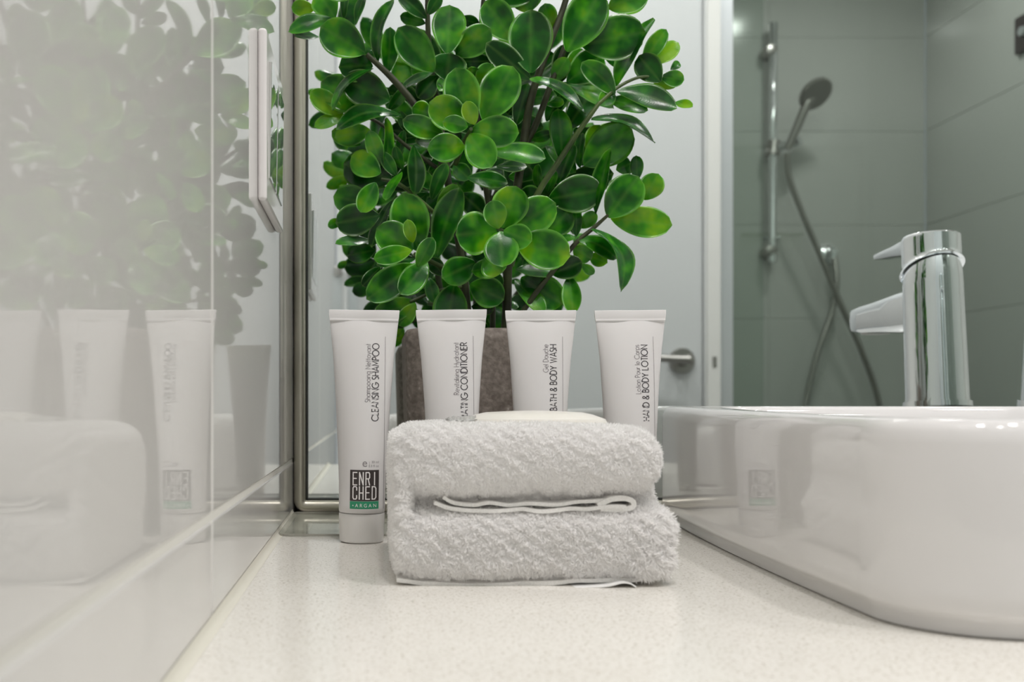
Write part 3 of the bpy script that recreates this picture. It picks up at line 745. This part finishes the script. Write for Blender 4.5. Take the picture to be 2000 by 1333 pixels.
tw = thing('folded_towel', 'thick white terry face cloth folded in two, lying on the worktop', 'towel', (tx(1040), .445, 0))
bm = bmesh.new()
def wu(v):
    q = v.copy(); n_ = noise.noise(v*38)*.0016+noise.noise(v*110)*.0006
    sagl = (v.x-tx(1040))/.055
    if q.z > .045: q.z -= .0016*max(0, sagl)**2.5 + .0008*max(0, -sagl)**2.5
    if q.z < .045 and v.x > tx(1180): q.z += (v.x-tx(1180))/.028*.0015
    q.y += n_*.9; q.z += n_*.5; return q
rbox(bm, tx(776), tx(1303), TYF, TYB, .0360, .0630, .0108)
def wl(v):
    q = v.copy(); n_ = noise.noise(v*35+Vector((5, 0, 0)))*.0018+noise.noise(v*100)*.0006
    q.y += n_*1.5; q.z += n_*.5
    if q.x > tx(1250) and q.z > .02: q.x += .0012
    return q
rbox(bm, tx(778), tx(1326), TYF+.001, TYB, .0012, .0303, .0100)
superell(bm, tx(772), tx(806), TYF+.0015, TYB, .0020, .0600, 4, 6, n=30, warp=lambda v: v+Vector((noise.noise(v*60)*.001, noise.noise(v*50)*.0015, 0)))
superell(bm, tx(772), tx(1306), TYF+.012, TYB, .024, .042, 12, 4, n=30, m_=16)
tmp = from_bm('t', bm, M['towel'], auto=None)
md = tmp.modifiers.new('r', 'REMESH'); md.mode = 'VOXEL'; md.voxel_size = .0011; md.use_smooth_shade = True
md2 = tmp.modifiers.new('s', 'SMOOTH'); md2.iterations = 4; md2.factor = .5
dg = bpy.context.evaluated_depsgraph_get(); me = bpy.data.meshes.new_from_object(tmp.evaluated_get(dg)); bpy.data.objects.remove(tmp)
for v in me.vertices:
    up_ = v.co.z > .0335; q = (wu if up_ else wl)(v.co); v.co = q
me.materials.clear(); me.materials.append(M['towel']); me.name = 'cloth'
# terry loops: short curved ribbons grown from the cloth surface, in the same mesh
me.calc_loop_triangles()
V = np.array([v.co[:] for v in me.vertices]); T = np.array([t.vertices[:] for t in me.loop_triangles])
A, B_, C_ = V[T[:, 0]], V[T[:, 1]], V[T[:, 2]]
Nn = np.cross(B_-A, C_-A); ar = np.linalg.norm(Nn, axis=1)/2; Nn = Nn/(2*ar[:, None]+1e-12)
cen = (A+B_+C_)/3
wgt = ar.copy()
wgt[(Nn[:, 1] > .5)] *= .25; wgt[(Nn[:, 2] < -.8) & (cen[:, 2] < .01)] *= .0
inner = (cen[:, 1] > TYF+.02) & (cen[:, 2] > .026) & (cen[:, 2] < .040); wgt[inner & (cen[:, 0] > tx(820)) & (cen[:, 0] < tx(1295))] *= .2
wgt[cen[:, 1] < TYF+.02] *= 1.8
rng = np.random.default_rng(3)
NF = 150000
idx = rng.choice(len(T), NF, p=wgt/wgt.sum())
r1_, r2_ = rng.random(NF), rng.random(NF); sq = np.sqrt(r1_)
base = A[idx]*(1-sq)[:, None]+B_[idx]*(sq*(1-r2_))[:, None]+C_[idx]*(sq*r2_)[:, None]; nr = Nn[idx]
# clumped lean direction from low-frequency waves
def wave(p, s, o): return np.sin(p[:, 0]*s[0]+p[:, 1]*s[1]+p[:, 2]*s[2]+o)
lean_ = np.stack([wave(base, (900, 300, 700), 1)+.7*wave(base, (300, 900, -500), 2)+.5*wave(base, (2100, 500, 1300), .3), wave(base, (500, 800, 900), 3)*.6, wave(base, (700, 400, 1100), 5)+.6*wave(base, (-400, 800, 1500), 4)-.5], axis=1)*.55
rnd = rng.normal(0, .45, (NF, 3))
ln = (.0012+.0010*rng.random(NF))
ln = np.where((base[:, 0] > tx(1240)) & (base[:, 2] < .031), ln*1.6, ln)
d1 = nr*1.0+lean_*.6+rnd*.38; d1 /= np.linalg.norm(d1, axis=1)[:, None]
d2 = nr*.3+lean_*1.1+rnd*.8; d2 /= np.linalg.norm(d2, axis=1)[:, None]
side = np.cross(d1, rng.normal(0, 1, (NF, 3))); side /= np.linalg.norm(side, axis=1)[:, None]+1e-9
wd = (.00012+.00004*rng.random(NF))[:, None]
p0 = base-nr*.0003; p1 = base+d1*(ln*.5)[:, None]; p2 = p1+(d1*.4+d2*.6)*(ln*.35)[:, None]; p3 = p2+d2*(ln*.3)[:, None]
up = np.cross(side, d1)
rib = np.stack([p0-side*wd, p0+side*wd, p1-side*wd, p1+side*wd, p2-side*wd*.9, p2+side*wd*.9, p3-side*wd*.4, p3+side*wd*.4], axis=1).reshape(-1, 3)
rib[:, 2] = np.maximum(rib[:, 2], .0003)
nv = len(V); allv = np.concatenate([V, rib])
i0 = (np.arange(NF)*8+nv)[:, None]
q = np.concatenate([i0+np.array([[0, 1, 3, 2]]), i0+np.array([[2, 3, 5, 4]]), i0+np.array([[4, 5, 7, 6]])], axis=1).reshape(-1, 4)
polys = [tuple(p.vertices) for p in me.polygons]
lt = np.array([len(p) for p in polys]); lv_ = np.array([i for p in polys for i in p])
L_all = np.concatenate([lv_, q.reshape(-1)]); tot = np.concatenate([lt, np.full(len(q), 4)]); st = np.concatenate([[0], np.cumsum(tot)[:-1]])
m2 = bpy.data.meshes.new('cloth'); m2.vertices.add(len(allv)); m2.vertices.foreach_set('co', allv.reshape(-1))
m2.loops.add(len(L_all)); m2.loops.foreach_set('vertex_index', L_all.astype(np.int32))
m2.polygons.add(len(tot)); m2.polygons.foreach_set('loop_start', st.astype(np.int32)); m2.polygons.foreach_set('loop_total', tot.astype(np.int32))
m2.update(calc_edges=True); m2.validate(); m2.shade_smooth(); m2.materials.append(M['towel'])
co = bpy.data.objects.new('cloth', m2); C.objects.link(co); co.parent = tw
bpy.data.meshes.remove(me)
# woven hem layers showing between the folds and underneath
def sheet(name, pts, y0, y1, th, m, parent, ny=8, wob=0.0004):
    "cloth strip: polyline in x,z extruded in y, thickness th"
    ext = [Vector((p[0], p[1])) for p in pts]; line = []
    e_ = [ext[0]*2-ext[1]]+ext+[ext[-1]*2-ext[-2]]
    for i in range(len(ext)-1):
        a, b0, c0_, d = e_[i:i+4]
        for k in range(8):
            t = k/8; line.append(.5*((2*b0)+(c0_-a)*t+(2*a-5*b0+4*c0_-d)*t*t+(3*b0-a-3*c0_+d)*t**3))
    line.append(ext[-1]); n = len(line); vs = []; fs = []
    for s_ in (0, 1):
        for j in range(ny+1):
            y = y0+(y1-y0)*j/ny
            for i, p in enumerate(line):
                d = (line[min(i+1, n-1)]-line[max(i-1, 0)]).normalized(); nn = Vector((-d.y, d.x))
                o_ = nn*(th/2 if s_ else -th/2); wv = wob*noise.noise(Vector((p.x*120, y*60, s_*.1)))
                yy = y+(.0010*noise.noise(Vector((p.x*90, 3, 7))) if j == 0 else 0)
                vs.append((p.x+o_.x, yy, p.y+o_.y+wv))
    L0 = (ny+1)*n
    for j in range(ny):
        for i in range(n-1):
            a = j*n+i; fs.append((a, a+1, a+n+1, a+n)); fs.append((L0+a, L0+a+n, L0+a+n+1, L0+a+1))
    for i in range(n-1): fs.append((i, L0+i, L0+i+1, i+1)); a = ny*n+i; fs.append((a, a+1, L0+a+1, L0+a))
    for j in range(ny): a = j*n; fs.append((a, a+n, L0+a+n, L0+a)); a = j*n+n-1; fs.append((a, L0+a, L0+a+n, a+n))
    return mkobj(name, vs, fs, m, parent, auto=50)
def tz(py): return (1149-py)*.0002
def zz(L_): return [(tx(x), tz(y)) for x, y in L_]
sheet('hem', zz([(868, 974), (890, 985), (930, 989), (960, 985), (1000, 990), (1050, 987), (1100, 988), (1150, 983), (1200, 980), (1235, 976)]), TYF+.0045, TYF+.04, .0014, M['hem'], tw)
sheet('hem', zz([(850, 985), (880, 995), (920, 999), (970, 1001), (1020, 998), (1060, 1001), (1110, 997), (1150, 998), (1190, 993), (1230, 992)]), TYF+.0035, TYF+.04, .0015, M['hem'], tw)
sheet('hem', zz([(1175, 991), (1200, 979), (1225, 975), (1243, 980), (1243, 992), (1215, 998), (1180, 997)]), TYF+.004, TYF+.03, .0020, M['hem'], tw)
sheet('hem', zz([(776, 1138), (800, 1142), (850, 1146), (930, 1148), (1000, 1147), (1080, 1143), (1180, 1139), (1250, 1137), (1298, 1137)]), TYF+.0040, TYB-.01, .0016, M['hem'], tw)
M['tagc'] = mat('white_satin_tag', (0.84, 0.84, 0.83), 0.45)
sheet('care_tag', zz([(1072, 1151), (1110, 1151), (1150, 1149), (1190, 1145), (1215, 1139), (1232, 1140), (1243, 1146)]), TYF-.0015, TYF+.02, .0005, M['tagc'], tw, wob=.0002)
keep(tw)
# ------------------------------------------------------------------ soap on the towel
so = thing('soap_bar', 'white oval soap bar in a thin wrapper lying on the folded towel', 'soap', P(1040, 828, .44))
sc = P(1042, 830, .445); sc.z = .0635
bm = bmesh.new()
n = 64; rows = []
prof = [(0, -.0045), (.80, -.0045), (.95, -.002), (1.0, .0002), (.97, .0020), (.80, .0040), (.66, .0050), (.3, .0056), (0, .0058)]
for r_, z_ in prof:
    row = []
    for i in range(n):
        a = 2*PI*i/n; c_, s_ = math.cos(a), math.sin(a)
        row.append(bm.verts.new((sc.x+.0325*r_*math.copysign(abs(c_)**.85, c_), sc.y+.0205*r_*math.copysign(abs(s_)**.85, s_), sc.z+z_)))
    rows.append(row)
for j in range(len(prof)-1):
    for i in range(n): bm.faces.new((rows[j][i], rows[j][(i+1) % n], rows[j+1][(i+1) % n], rows[j+1][i]))
bmesh.ops.remove_doubles(bm, verts=bm.verts, dist=1e-6)
from_bm('bar', bm, M['soap'], so, auto=32)
vs = []; fs = []; nx, ny = 26, 10      # twisted, crinkled wrapper end at the left
for i in range(nx+1):
    u = i/nx
    for j in range(ny+1):
        v = j/ny-.5
        x = sc.x-.0265-.0125*u; y = sc.y-.004+v*(.017+.006*u)
        z = sc.z+.0012+.0026*math.cos(v*3)*(1-.5*u)+.0012*noise.noise(Vector((u*7, v*9, 1)))
        vs.append((x, y, z))
for i in range(nx):
    for j in range(ny): a = i*(ny+1)+j; fs.append((a, a+1, a+ny+2, a+ny+1))
wp = mkobj('wrapper_end', vs, fs, M['wrap'], so); sd = wp.modifiers.new('s', 'SOLIDIFY'); sd.thickness = .0003
keep(so)

# ------------------------------------------------------------------ potted plant
pl = thing('potted_plant', 'leafy green jade-like plant in a rough brown-grey concrete pot behind the tubes', 'potted plant', (.062, .5905, 0))
PCX, PCY = .0625, .5930
def rrect(hx, hy, r, n=10):
    pts = []
    for sx, sy, a0 in ((1, 1, 0), (-1, 1, 90), (-1, -1, 180), (1, -1, 270)):
        for k in range(n+1): a = math.radians(a0+90*k/n); pts.append((PCX+sx*(hx-r)+r*math.cos(a), PCY+sy*(hy-r)+r*math.sin(a)))
    return pts
lv2 = [(.0385, .0375, .010, .0022), (.0395, .0385, .011, .0045), (.0410, .0400, .012, .05), (.0425, .0415, .012, .108), (.0424, .0414, .012, .1130), (.0415, .0405, .012, .1145), (.040, .039, .011, .1150), (.0375, .0365, .010, .1150), (.0365, .0355, .009, .1135), (.036, .035, .009, .104)]
vs = []
for hx, hy, r_, z in lv2: vs += [(p[0], p[1], z) for p in rrect(hx, hy, r_)]
vs = [(v[0], v[1], v[2]-.0009 if v[2] < .01 else v[2]) for v in vs]
n = 44; fs = [tuple(range(n-1, -1, -1)), tuple(range((len(lv2)-1)*n, len(lv2)*n))]
for j in range(len(lv2)-1):
    for k in range(n): q_ = (k+1) % n; fs.append((j*n+k, j*n+q_, (j+1)*n+q_, (j+1)*n+k))
mkobj('pot', vs, fs, M['concrete'], pl, auto=40)
bm = bmesh.new(); bmesh.ops.create_grid(bm, x_segments=24, y_segments=24, size=.0352)
for v in bm.verts: v.co = Vector((v.co.x+PCX, v.co.y*.97+PCY, .105+.002*noise.noise(v.co*150)))
from_bm('soil', bm, M['soil'], pl)

LEAVES = []   # photo x,y base -> tip, visible width, depth offset mm (minus = nearer), tone, bend
def LA(o, *rows):
    ox, oy, s = o
    for r_ in rows:
        bx, by, tx_, ty_, w_ = r_[:5]; d = r_[5] if len(r_) > 5 else 0; tone = r_[6] if len(r_) > 6 else .45; bend = r_[7] if len(r_) > 7 else 0
        LEAVES.append((ox+bx*s, oy+by*s, ox+tx_*s, oy+ty_*s, w_*s, d, tone, bend*s))
LA((550, 0, .24),
   (680, 430, 320, 215, 260, -14, .40), (430, 160, 55, 265, 115, -4, .38, -20), (435, 145, 300, -60, 200, 2, .55), (270, 70, 80, 60, 115, 12, .75), (300, 300, 105, 300, 62, 8, .5),
   (510, 155, 545, -80, 62, 4, .3), (605, 200, 690, -70, 64, 0, .4), (785, 500, 930, 0, 95, -4, .25, 30), (860, 600, 880, 220, 135, 2, .42), (1240, 580, 945, 225, 240, -6, .40),
   (1350, 440, 1370, 45, 245, -4, .50), (1450, 150, 1610, 195, 85, 14, .3), (1420, 450, 1705, 230, 210, 2, .32), (1480, 280, 1560, 230, 52, 10, .95), (1730, 500, 1460, 500, 115, 6, .12),
   (1880, 325, 1655, 10, 235, -4, .55), (1340, 650, 1370, 430, 265, -2, .28), (740, 530, 462, 545, 220, 4, .18), (745, 558, 422, 908, 62, -12, .22, -55), (880, 820, 500, 640, 250, 4, .22),
   (760, 890, 320, 670, 250, 8, .42), (500, 930, 232, 745, 155, 12, .70), (530, 940, 265, 1040, 95, 12, .60), (975, 945, 438, 1072, 120, -9, .20, -75), (720, 1060, 430, 1120, 165, 2, .45),
   (640, 1180, 410, 1070, 120, 10, .55), (840, 1400, 845, 958, 78, -3, .5), (810, 1350, 710, 1060, 125, -4, .45),
   (1270, 620, 1105, 800, 150, 5, .06), (1200, 600, 1050, 560, 105, 6, .5), (1345, 620, 1280, 745, 95, 7, .3), (1240, 590, 975, 740, 62, -2, .2), (1190, 120, 1295, -50, 95, 4, .45),
   (1180, 150, 945, -50, 115, 2, .35), (1170, 190, 965, 130, 95, 9, .3), (870, 900, 1010, 700, 90, 9, .3), (1060, 1100, 960, 900, 80, 9, .25), (960, 1280, 1000, 1060, 70, 6, .3))
# front upper rosette
LA((550, 0, .24),
   (1535, 1020, 1415, 552, 262, -26, .60), (1515, 1015, 1200, 830, 240, -31, .55), (1570, 1015, 1500, 822, 120, -38, .92), (1515, 1030, 1305, 990, 125, -40, .50), (1320, 1100, 980, 975, 160, -29, .48),
   (1490, 1190, 1180, 1215, 205, -30, .48), (1530, 1090, 1710, 1370, 225, -33, .52), (1550, 1055, 1935, 1085, 225, -34, .50), (1210, 930, 1060, 870, 140, -18, .5), (1640, 980, 1880, 540, 285, -22, .55),
   (1700, 1230, 2150, 1300, 145, -26, .45), (1560, 620, 1545, 540, 110, -10, .6), (1600, 700, 1720, 520, 150, -12, .62))
LA((900, 0, .25),
   (545, 570, 545, 75, 305, -9, .30), (540, 620, 195, 335, 175, -6, .18), (520, 100, 505, -90, 215, 6, .60), (700, 230, 655, 25, 135, 6, .62), (825, 400, 1090, -60, 290, -10, .52),
   (940, 350, 1440, 250, 300, -3, .45), (1150, 60, 1460, -70, 210, 3, .55), (1212, 690, 1522, 155, 115, -5, .42), (1420, 490, 1605, 230, 125, 2, .55), (1520, 500, 1695, 335, 120, 4, .78),
   (1560, 640, 1390, 435, 180, -8, .32), (1565, 600, 1745, 625, 112, -4, .60), (1500, 640, 1690, 665, 72, 3, .75), (1640, 545, 1705, 490, 60, 6, .4),
   (1205, 735, 945, 485, 150, -10, .45, -20), (1200, 720, 1080, 815, 120, -6, .5), (1220, 712, 1688, 855, 152, -9, .33, 20), (1150, 780, 1460, 870, 110, 4, .42), (1670, 800, 1814, 838, 62, 4, .6),
   (975, 890, 532, 625, 78, -12, .30, -45), (1020, 930, 1510, 1132, 68, -10, .30, 50), (790, 1260, 755, 850, 155, -2, .38), (830, 640, 1110, 430, 225, 7, .50), (850, 600, 945, 380, 135, 10, .6),
   (1120, 440, 1305, 525, 82, 10, .15), (790, 650, 1190, 862, 110, 8, .5), (550, 1090, 722, 1040, 82, 8, .35), (640, 800, 805, 800, 72, 14, .5), (720, 640, 832, 450, 125, 6, .5),
   (960, 1290, 1335, 1005, 280, 0, .48), (1000, 1210, 1085, 978, 145, 6, .72), (930, 1310, 955, 1040, 72, 6, .3), (430, 980, 525, 650, 135, 3, .15), (520, 700, 360, 900, 120, 6, .1))
LA((600, 300, .27),
   (610, 190, 262, 75, 260, 0, .25), (530, 145, 320, 20, 170, -8, .50), (490, 370, 190, 310, 190, 2, .42), (495, 210, 385, 428, 135, -10, .55), (685, 135, 570, 345, 65, -12, .55),
   (645, 165, 540, -10, 85, -5, .5), (690, 120, 640, -60, 70, -2, .4), (520, 450, 205, 505, 205, -2, .28), (240, 480, 150, 532, 65, 8, .6), (470, 630, 202, 658, 68, 3, .45), (490, 700, 283, 740, 130, 5, .25),
   (805, 705, 690, 285, 250, -14, .52), (765, 695, 500, 540, 215, -18, .58), (765, 645, 722, 475, 85, -24, .75), (755, 700, 478, 765, 122, -26, .50), (797, 822, 910, 605, 112, -26, .50),
   (785, 760, 500, 810, 85, -12, .25), (780, 808, 425, 1060, 200, -16, .42), (868, 785, 670, 1025, 165, -20, .50), (530, 820, 398, 962, 85, 4, .15), (875, 1000, 590, 1060, 115, 4, .12),
   (780, 1075, 475, 1190, 160, -2, .50), (785, 1085, 665, 1250, 105, -5, .58), (938, 752, 1112, 248, 178, -10, .28), (940, 410, 1090, 225, 110, 2, .7), (1120, 290, 1270, 430, 150, 3, .15),
   (1158, 175, 1452, 220, 105, -14, .25), (610, 345, 470, 685, 85, 0, .15), (770, -60, 765, 305, 118, -2, .10), (1215, 790, 972, 905, 185, -12, .42), (1440, 815, 1185, 850, 130, -14, .52),
   (1180, 945, 1425, 1060, 195, 2, .30), (1065, 945, 1005, 1270, 220, -8, .25), (880, 900, 925, 1085, 90, 3, .40), (1190, 1105, 1350, 1135, 95, 8, .2), (900, 335, 1015, 70, 95, 0, .15),
   (820, 120, 900, 260, 90, 9, .55), (1060, 80, 1180, 190, 110, 4, .12), (760, 330, 830, 480, 90, 6, .1), (900, 740, 860, 560, 90, 6, .1), (990, 880, 880, 760, 100, 6, .2), (1290, 880, 1420, 960, 110, 9, .15))
# front lower rosette
LA((950, 300, .27),
   (75, 565, -225, 590, 275, -26, .55), (85, 545, 45, 335, 150, -34, .72), (120, 540, 215, 235, 235, -27, .66), (150, 570, 500, 355, 235, -24, .58), (125, 560, 328, 640, 165, -37, .62),
   (100, 565, 115, 828, 222, -36, .58), (215, 635, 608, 745, 255, -30, .52), (-20, 760, 110, 870, 160, -22, .5))
LA((950, 300, .27),
   (450, 330, 838, 260, 240, -2, .20), (790, 440, 905, -40, 95, -8, .38), (1090, 195, 1085, 15, 85, 0, .45), (878, 462, 1100, 165, 240, -10, .42), (1140, 335, 1245, 145, 155, 0, .75),
   (900, 465, 1345, 520, 195, -4, .68), (765, 545, 960, 1008, 105, -12, .30, 95), (660, 615, 940, 765, 115, -8, .28, 20), (420, 600, 605, 405, 190, 2, .30), (650, 600, 650, 408, 80, 0, .2),
   (680, 540, 795, 425, 95, 6, .45), (500, 620, 642, 615, 48, -4, .55), (630, 680, 760, 765, 125, 3, .70), (750, 740, 878, 795, 95, 7, .85), (690, 800, 778, 872, 62, 14, .5),
   (470, 870, 695, 785, 150, 1, .10), (210, 840, 490, 880, 82, -2, .2), (250, 900, 552, 1090, 215, 3, .42), (205, 920, 415, 1165, 115, 6, .50), (600, 888, 628, 1162, 125, 0, .45),
   (440, 290, 505, 125, 65, 4, .4), (520, 235, 630, -70, 115, 4, .25), (380, 265, 380, 75, 62, 8, .4), (75, 95, 295, 100, 75, 0, .08), (160, 170, 235, 165, 62, 12, .6),
   (760, 280, 880, 180, 90, 6, .35), (870, 350, 930, 260, 80, 5, .7), (180, 1120, 215, 1080, 60, 10, .4), (230, 300, 400, 330, 150, 8, .12), (940, 120, 1045, 70, 120, 6, .5))
# crown above the frame and the back of the bush, never in front
rl = random.Random(11)
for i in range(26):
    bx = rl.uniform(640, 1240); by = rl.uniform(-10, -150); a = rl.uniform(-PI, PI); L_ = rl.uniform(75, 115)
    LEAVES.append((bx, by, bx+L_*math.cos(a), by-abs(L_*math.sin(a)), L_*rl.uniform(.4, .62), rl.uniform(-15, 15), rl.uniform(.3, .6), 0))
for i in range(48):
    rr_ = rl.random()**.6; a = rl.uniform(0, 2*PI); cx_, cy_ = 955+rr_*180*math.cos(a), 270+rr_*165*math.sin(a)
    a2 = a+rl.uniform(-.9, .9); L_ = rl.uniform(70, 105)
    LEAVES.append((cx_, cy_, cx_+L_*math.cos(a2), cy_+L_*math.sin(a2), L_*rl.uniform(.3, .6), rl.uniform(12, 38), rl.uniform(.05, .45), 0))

def leaf_geo(B0_, T0_, W, n, arch, bendv, out, tone, cup=.28):
    d = T0_-B0_; L_ = d.length; ax_ = d/L_; n = (n-ax_*n.dot(ax_)).normalized(); s_ = ax_.cross(n)
    NU, NV = 14, 10; vs, fs, cs = out; b0 = len(vs); th = .00055
    for side_ in (1, -1):
        for i in range(NU+1):
            u = i/NU; h = W/2*1.08*(math.sin(PI*min(1, u)**1.22)**.52 if 0 < u < 1 else 0.0)
            h = max(h, W*.045*(1-u)) if u < .5 else h
            for j in range(NV+1):
                v = -1+2*j/NV
                z = arch*L_*(math.sin(PI*u*.85))+cup*h*(v*v-.35)*(1 if u > .08 else u/.08)+.03*W*math.sin(u*9+tone*20)*v
                p = B0_+d*u+s_*(h*v)+n*z+bendv*math.sin(PI*u)
                p = p+n*(side_*th*(1-abs(v)**3)*math.sin(PI*min(max(u, .04), .985))**.4)
                vs.append(p)
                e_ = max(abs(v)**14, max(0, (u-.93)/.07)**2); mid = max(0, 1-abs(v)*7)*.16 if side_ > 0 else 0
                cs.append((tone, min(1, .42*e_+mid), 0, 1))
    for sd_ in (0, 1):
        o_ = b0+sd_*(NU+1)*(NV+1)
        for i in range(NU):
            for j in range(NV):
                a = o_+i*(NV+1)+j; f = (a, a+1, a+NV+2, a+NV+1); fs.append(f if sd_ == 0 else f[::-1])
    o2 = b0+(NU+1)*(NV+1)
    for i in range(NU):
        a, c_ = b0+i*(NV+1), o2+i*(NV+1); fs.append((a, a+NV+1, c_+NV+1, c_)); a += NV; c_ += NV; fs.append((a, c_, c_+NV+1, a+NV+1))
YC = .578
clusters = {}
rl = random.Random(5)
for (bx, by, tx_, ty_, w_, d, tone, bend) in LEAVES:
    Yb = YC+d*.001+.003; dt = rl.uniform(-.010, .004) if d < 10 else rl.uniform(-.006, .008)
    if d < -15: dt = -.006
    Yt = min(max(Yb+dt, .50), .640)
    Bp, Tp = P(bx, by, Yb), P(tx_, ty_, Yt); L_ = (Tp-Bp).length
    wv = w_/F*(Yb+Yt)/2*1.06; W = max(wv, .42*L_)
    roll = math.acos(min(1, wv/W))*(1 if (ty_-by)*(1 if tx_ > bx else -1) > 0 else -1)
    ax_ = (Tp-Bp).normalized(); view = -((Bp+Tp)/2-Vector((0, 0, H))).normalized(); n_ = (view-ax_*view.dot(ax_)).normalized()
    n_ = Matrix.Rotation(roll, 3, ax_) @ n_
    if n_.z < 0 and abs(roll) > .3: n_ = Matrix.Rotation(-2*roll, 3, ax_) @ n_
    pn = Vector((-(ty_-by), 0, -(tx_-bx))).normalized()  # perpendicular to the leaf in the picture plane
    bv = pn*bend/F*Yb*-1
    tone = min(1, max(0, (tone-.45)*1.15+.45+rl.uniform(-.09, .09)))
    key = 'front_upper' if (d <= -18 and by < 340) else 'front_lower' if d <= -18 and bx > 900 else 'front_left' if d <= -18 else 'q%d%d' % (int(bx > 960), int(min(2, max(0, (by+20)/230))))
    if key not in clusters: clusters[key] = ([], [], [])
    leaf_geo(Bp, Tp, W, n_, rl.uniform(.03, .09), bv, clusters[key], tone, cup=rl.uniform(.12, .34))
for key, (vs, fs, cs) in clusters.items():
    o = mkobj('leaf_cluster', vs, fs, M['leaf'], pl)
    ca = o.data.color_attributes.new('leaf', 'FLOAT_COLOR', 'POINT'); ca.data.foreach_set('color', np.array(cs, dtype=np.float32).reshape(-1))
def stem(pts, rads, m='stem'):
    tube('stem', [P(x, y, YC+d*.001) for x, y, d in pts], [r_*.001 for r_ in rads], M[m], pl, n=12)
base_z = 700
stem([(985, 690, 12), (990, 600, 10), (992, 520, 8), (1003, 420, 4), (1020, 300, 4), (1038, 190, 2), (1072, 90, 4), (1105, 0, 6), (1120, -90, 8)], [2.9, 2.8, 2.7, 2.6, 2.5, 2.3, 2.1, 1.8, 1.4])
stem([(915, 690, 10), (912, 600, 8), (900, 500, 8), (880, 380, 6), (850, 280, 2), (812, 208, -2), (765, 152, -4), (716, 106, -8)], [2.6, 2.5, 2.3, 2.2, 2.1, 2.1, 1.9, 1.4])
stem([(995, 690, 4), (1010, 630, 2), (1045, 575, 0), (1080, 530, -2), (1125, 475, -4), (1160, 445, -5), (1188, 420, -7)], [1.7, 1.6, 1.6, 1.5, 1.4, 1.2, .9])
stem([(998, 520, 8), (1015, 450, 4), (1055, 370, 0), (1085, 325, -2), (1121, 270, -6), (1148, 232, -8), (1170, 202, -8)], [1.9, 1.9, 1.8, 1.7, 1.6, 1.5, 1.2], 'twig')
stem([(1022, 290, 6), (1050, 235, 7), (1085, 140, 8), (1115, 60, 8), (1150, -40, 8)], [2.0, 1.9, 1.8, 1.5, 1.2])
stem([(880, 380, 8), (862, 250, 10), (842, 130, 10), (835, 30, 8), (836, -70, 8)], [1.8, 1.7, 1.6, 1.5, 1.2])
stem([(962, 690, 20), (962, 560, 20), (955, 420, 18), (940, 300, 14), (930, 160, 12), (940, 40, 10), (950, -60, 8)], [1.7, 1.7, 1.6, 1.5, 1.4, 1.3, 1])
stem([(990, 470, 6), (985, 455, -12), (977, 449, -30)], [1.6, 1.3, 1.0], 'twig')
stem([(890, 320, 2), (905, 280, -14), (920, 252, -34)], [1.6, 1.4, 1.0], 'twig')
stem([(905, 540, 8), (860, 520, -4), (810, 496, -20)], [1.6, 1.4, 1.0], 'twig')
stem([(895, 460, 8), (830, 400, 0), (780, 360, -6), (745, 350, -4)], [1.4, 1.2, 1.1, .9], 'twig')
stem([(1170, 202, -8), (1205, 172, -6), (1245, 152, -4), (1285, 150, -2)], [1.1, 1.0, .9, .7], 'twig')
stem([(905, 560, 8), (850, 570, 4), (800, 590, 0)], [1.3, 1.1, .9], 'twig')
stem([(870, 340, 8), (800, 290, 6), (740, 240, 6), (700, 225, 6)], [1.3, 1.1, 1.0, .8])
keep(pl)
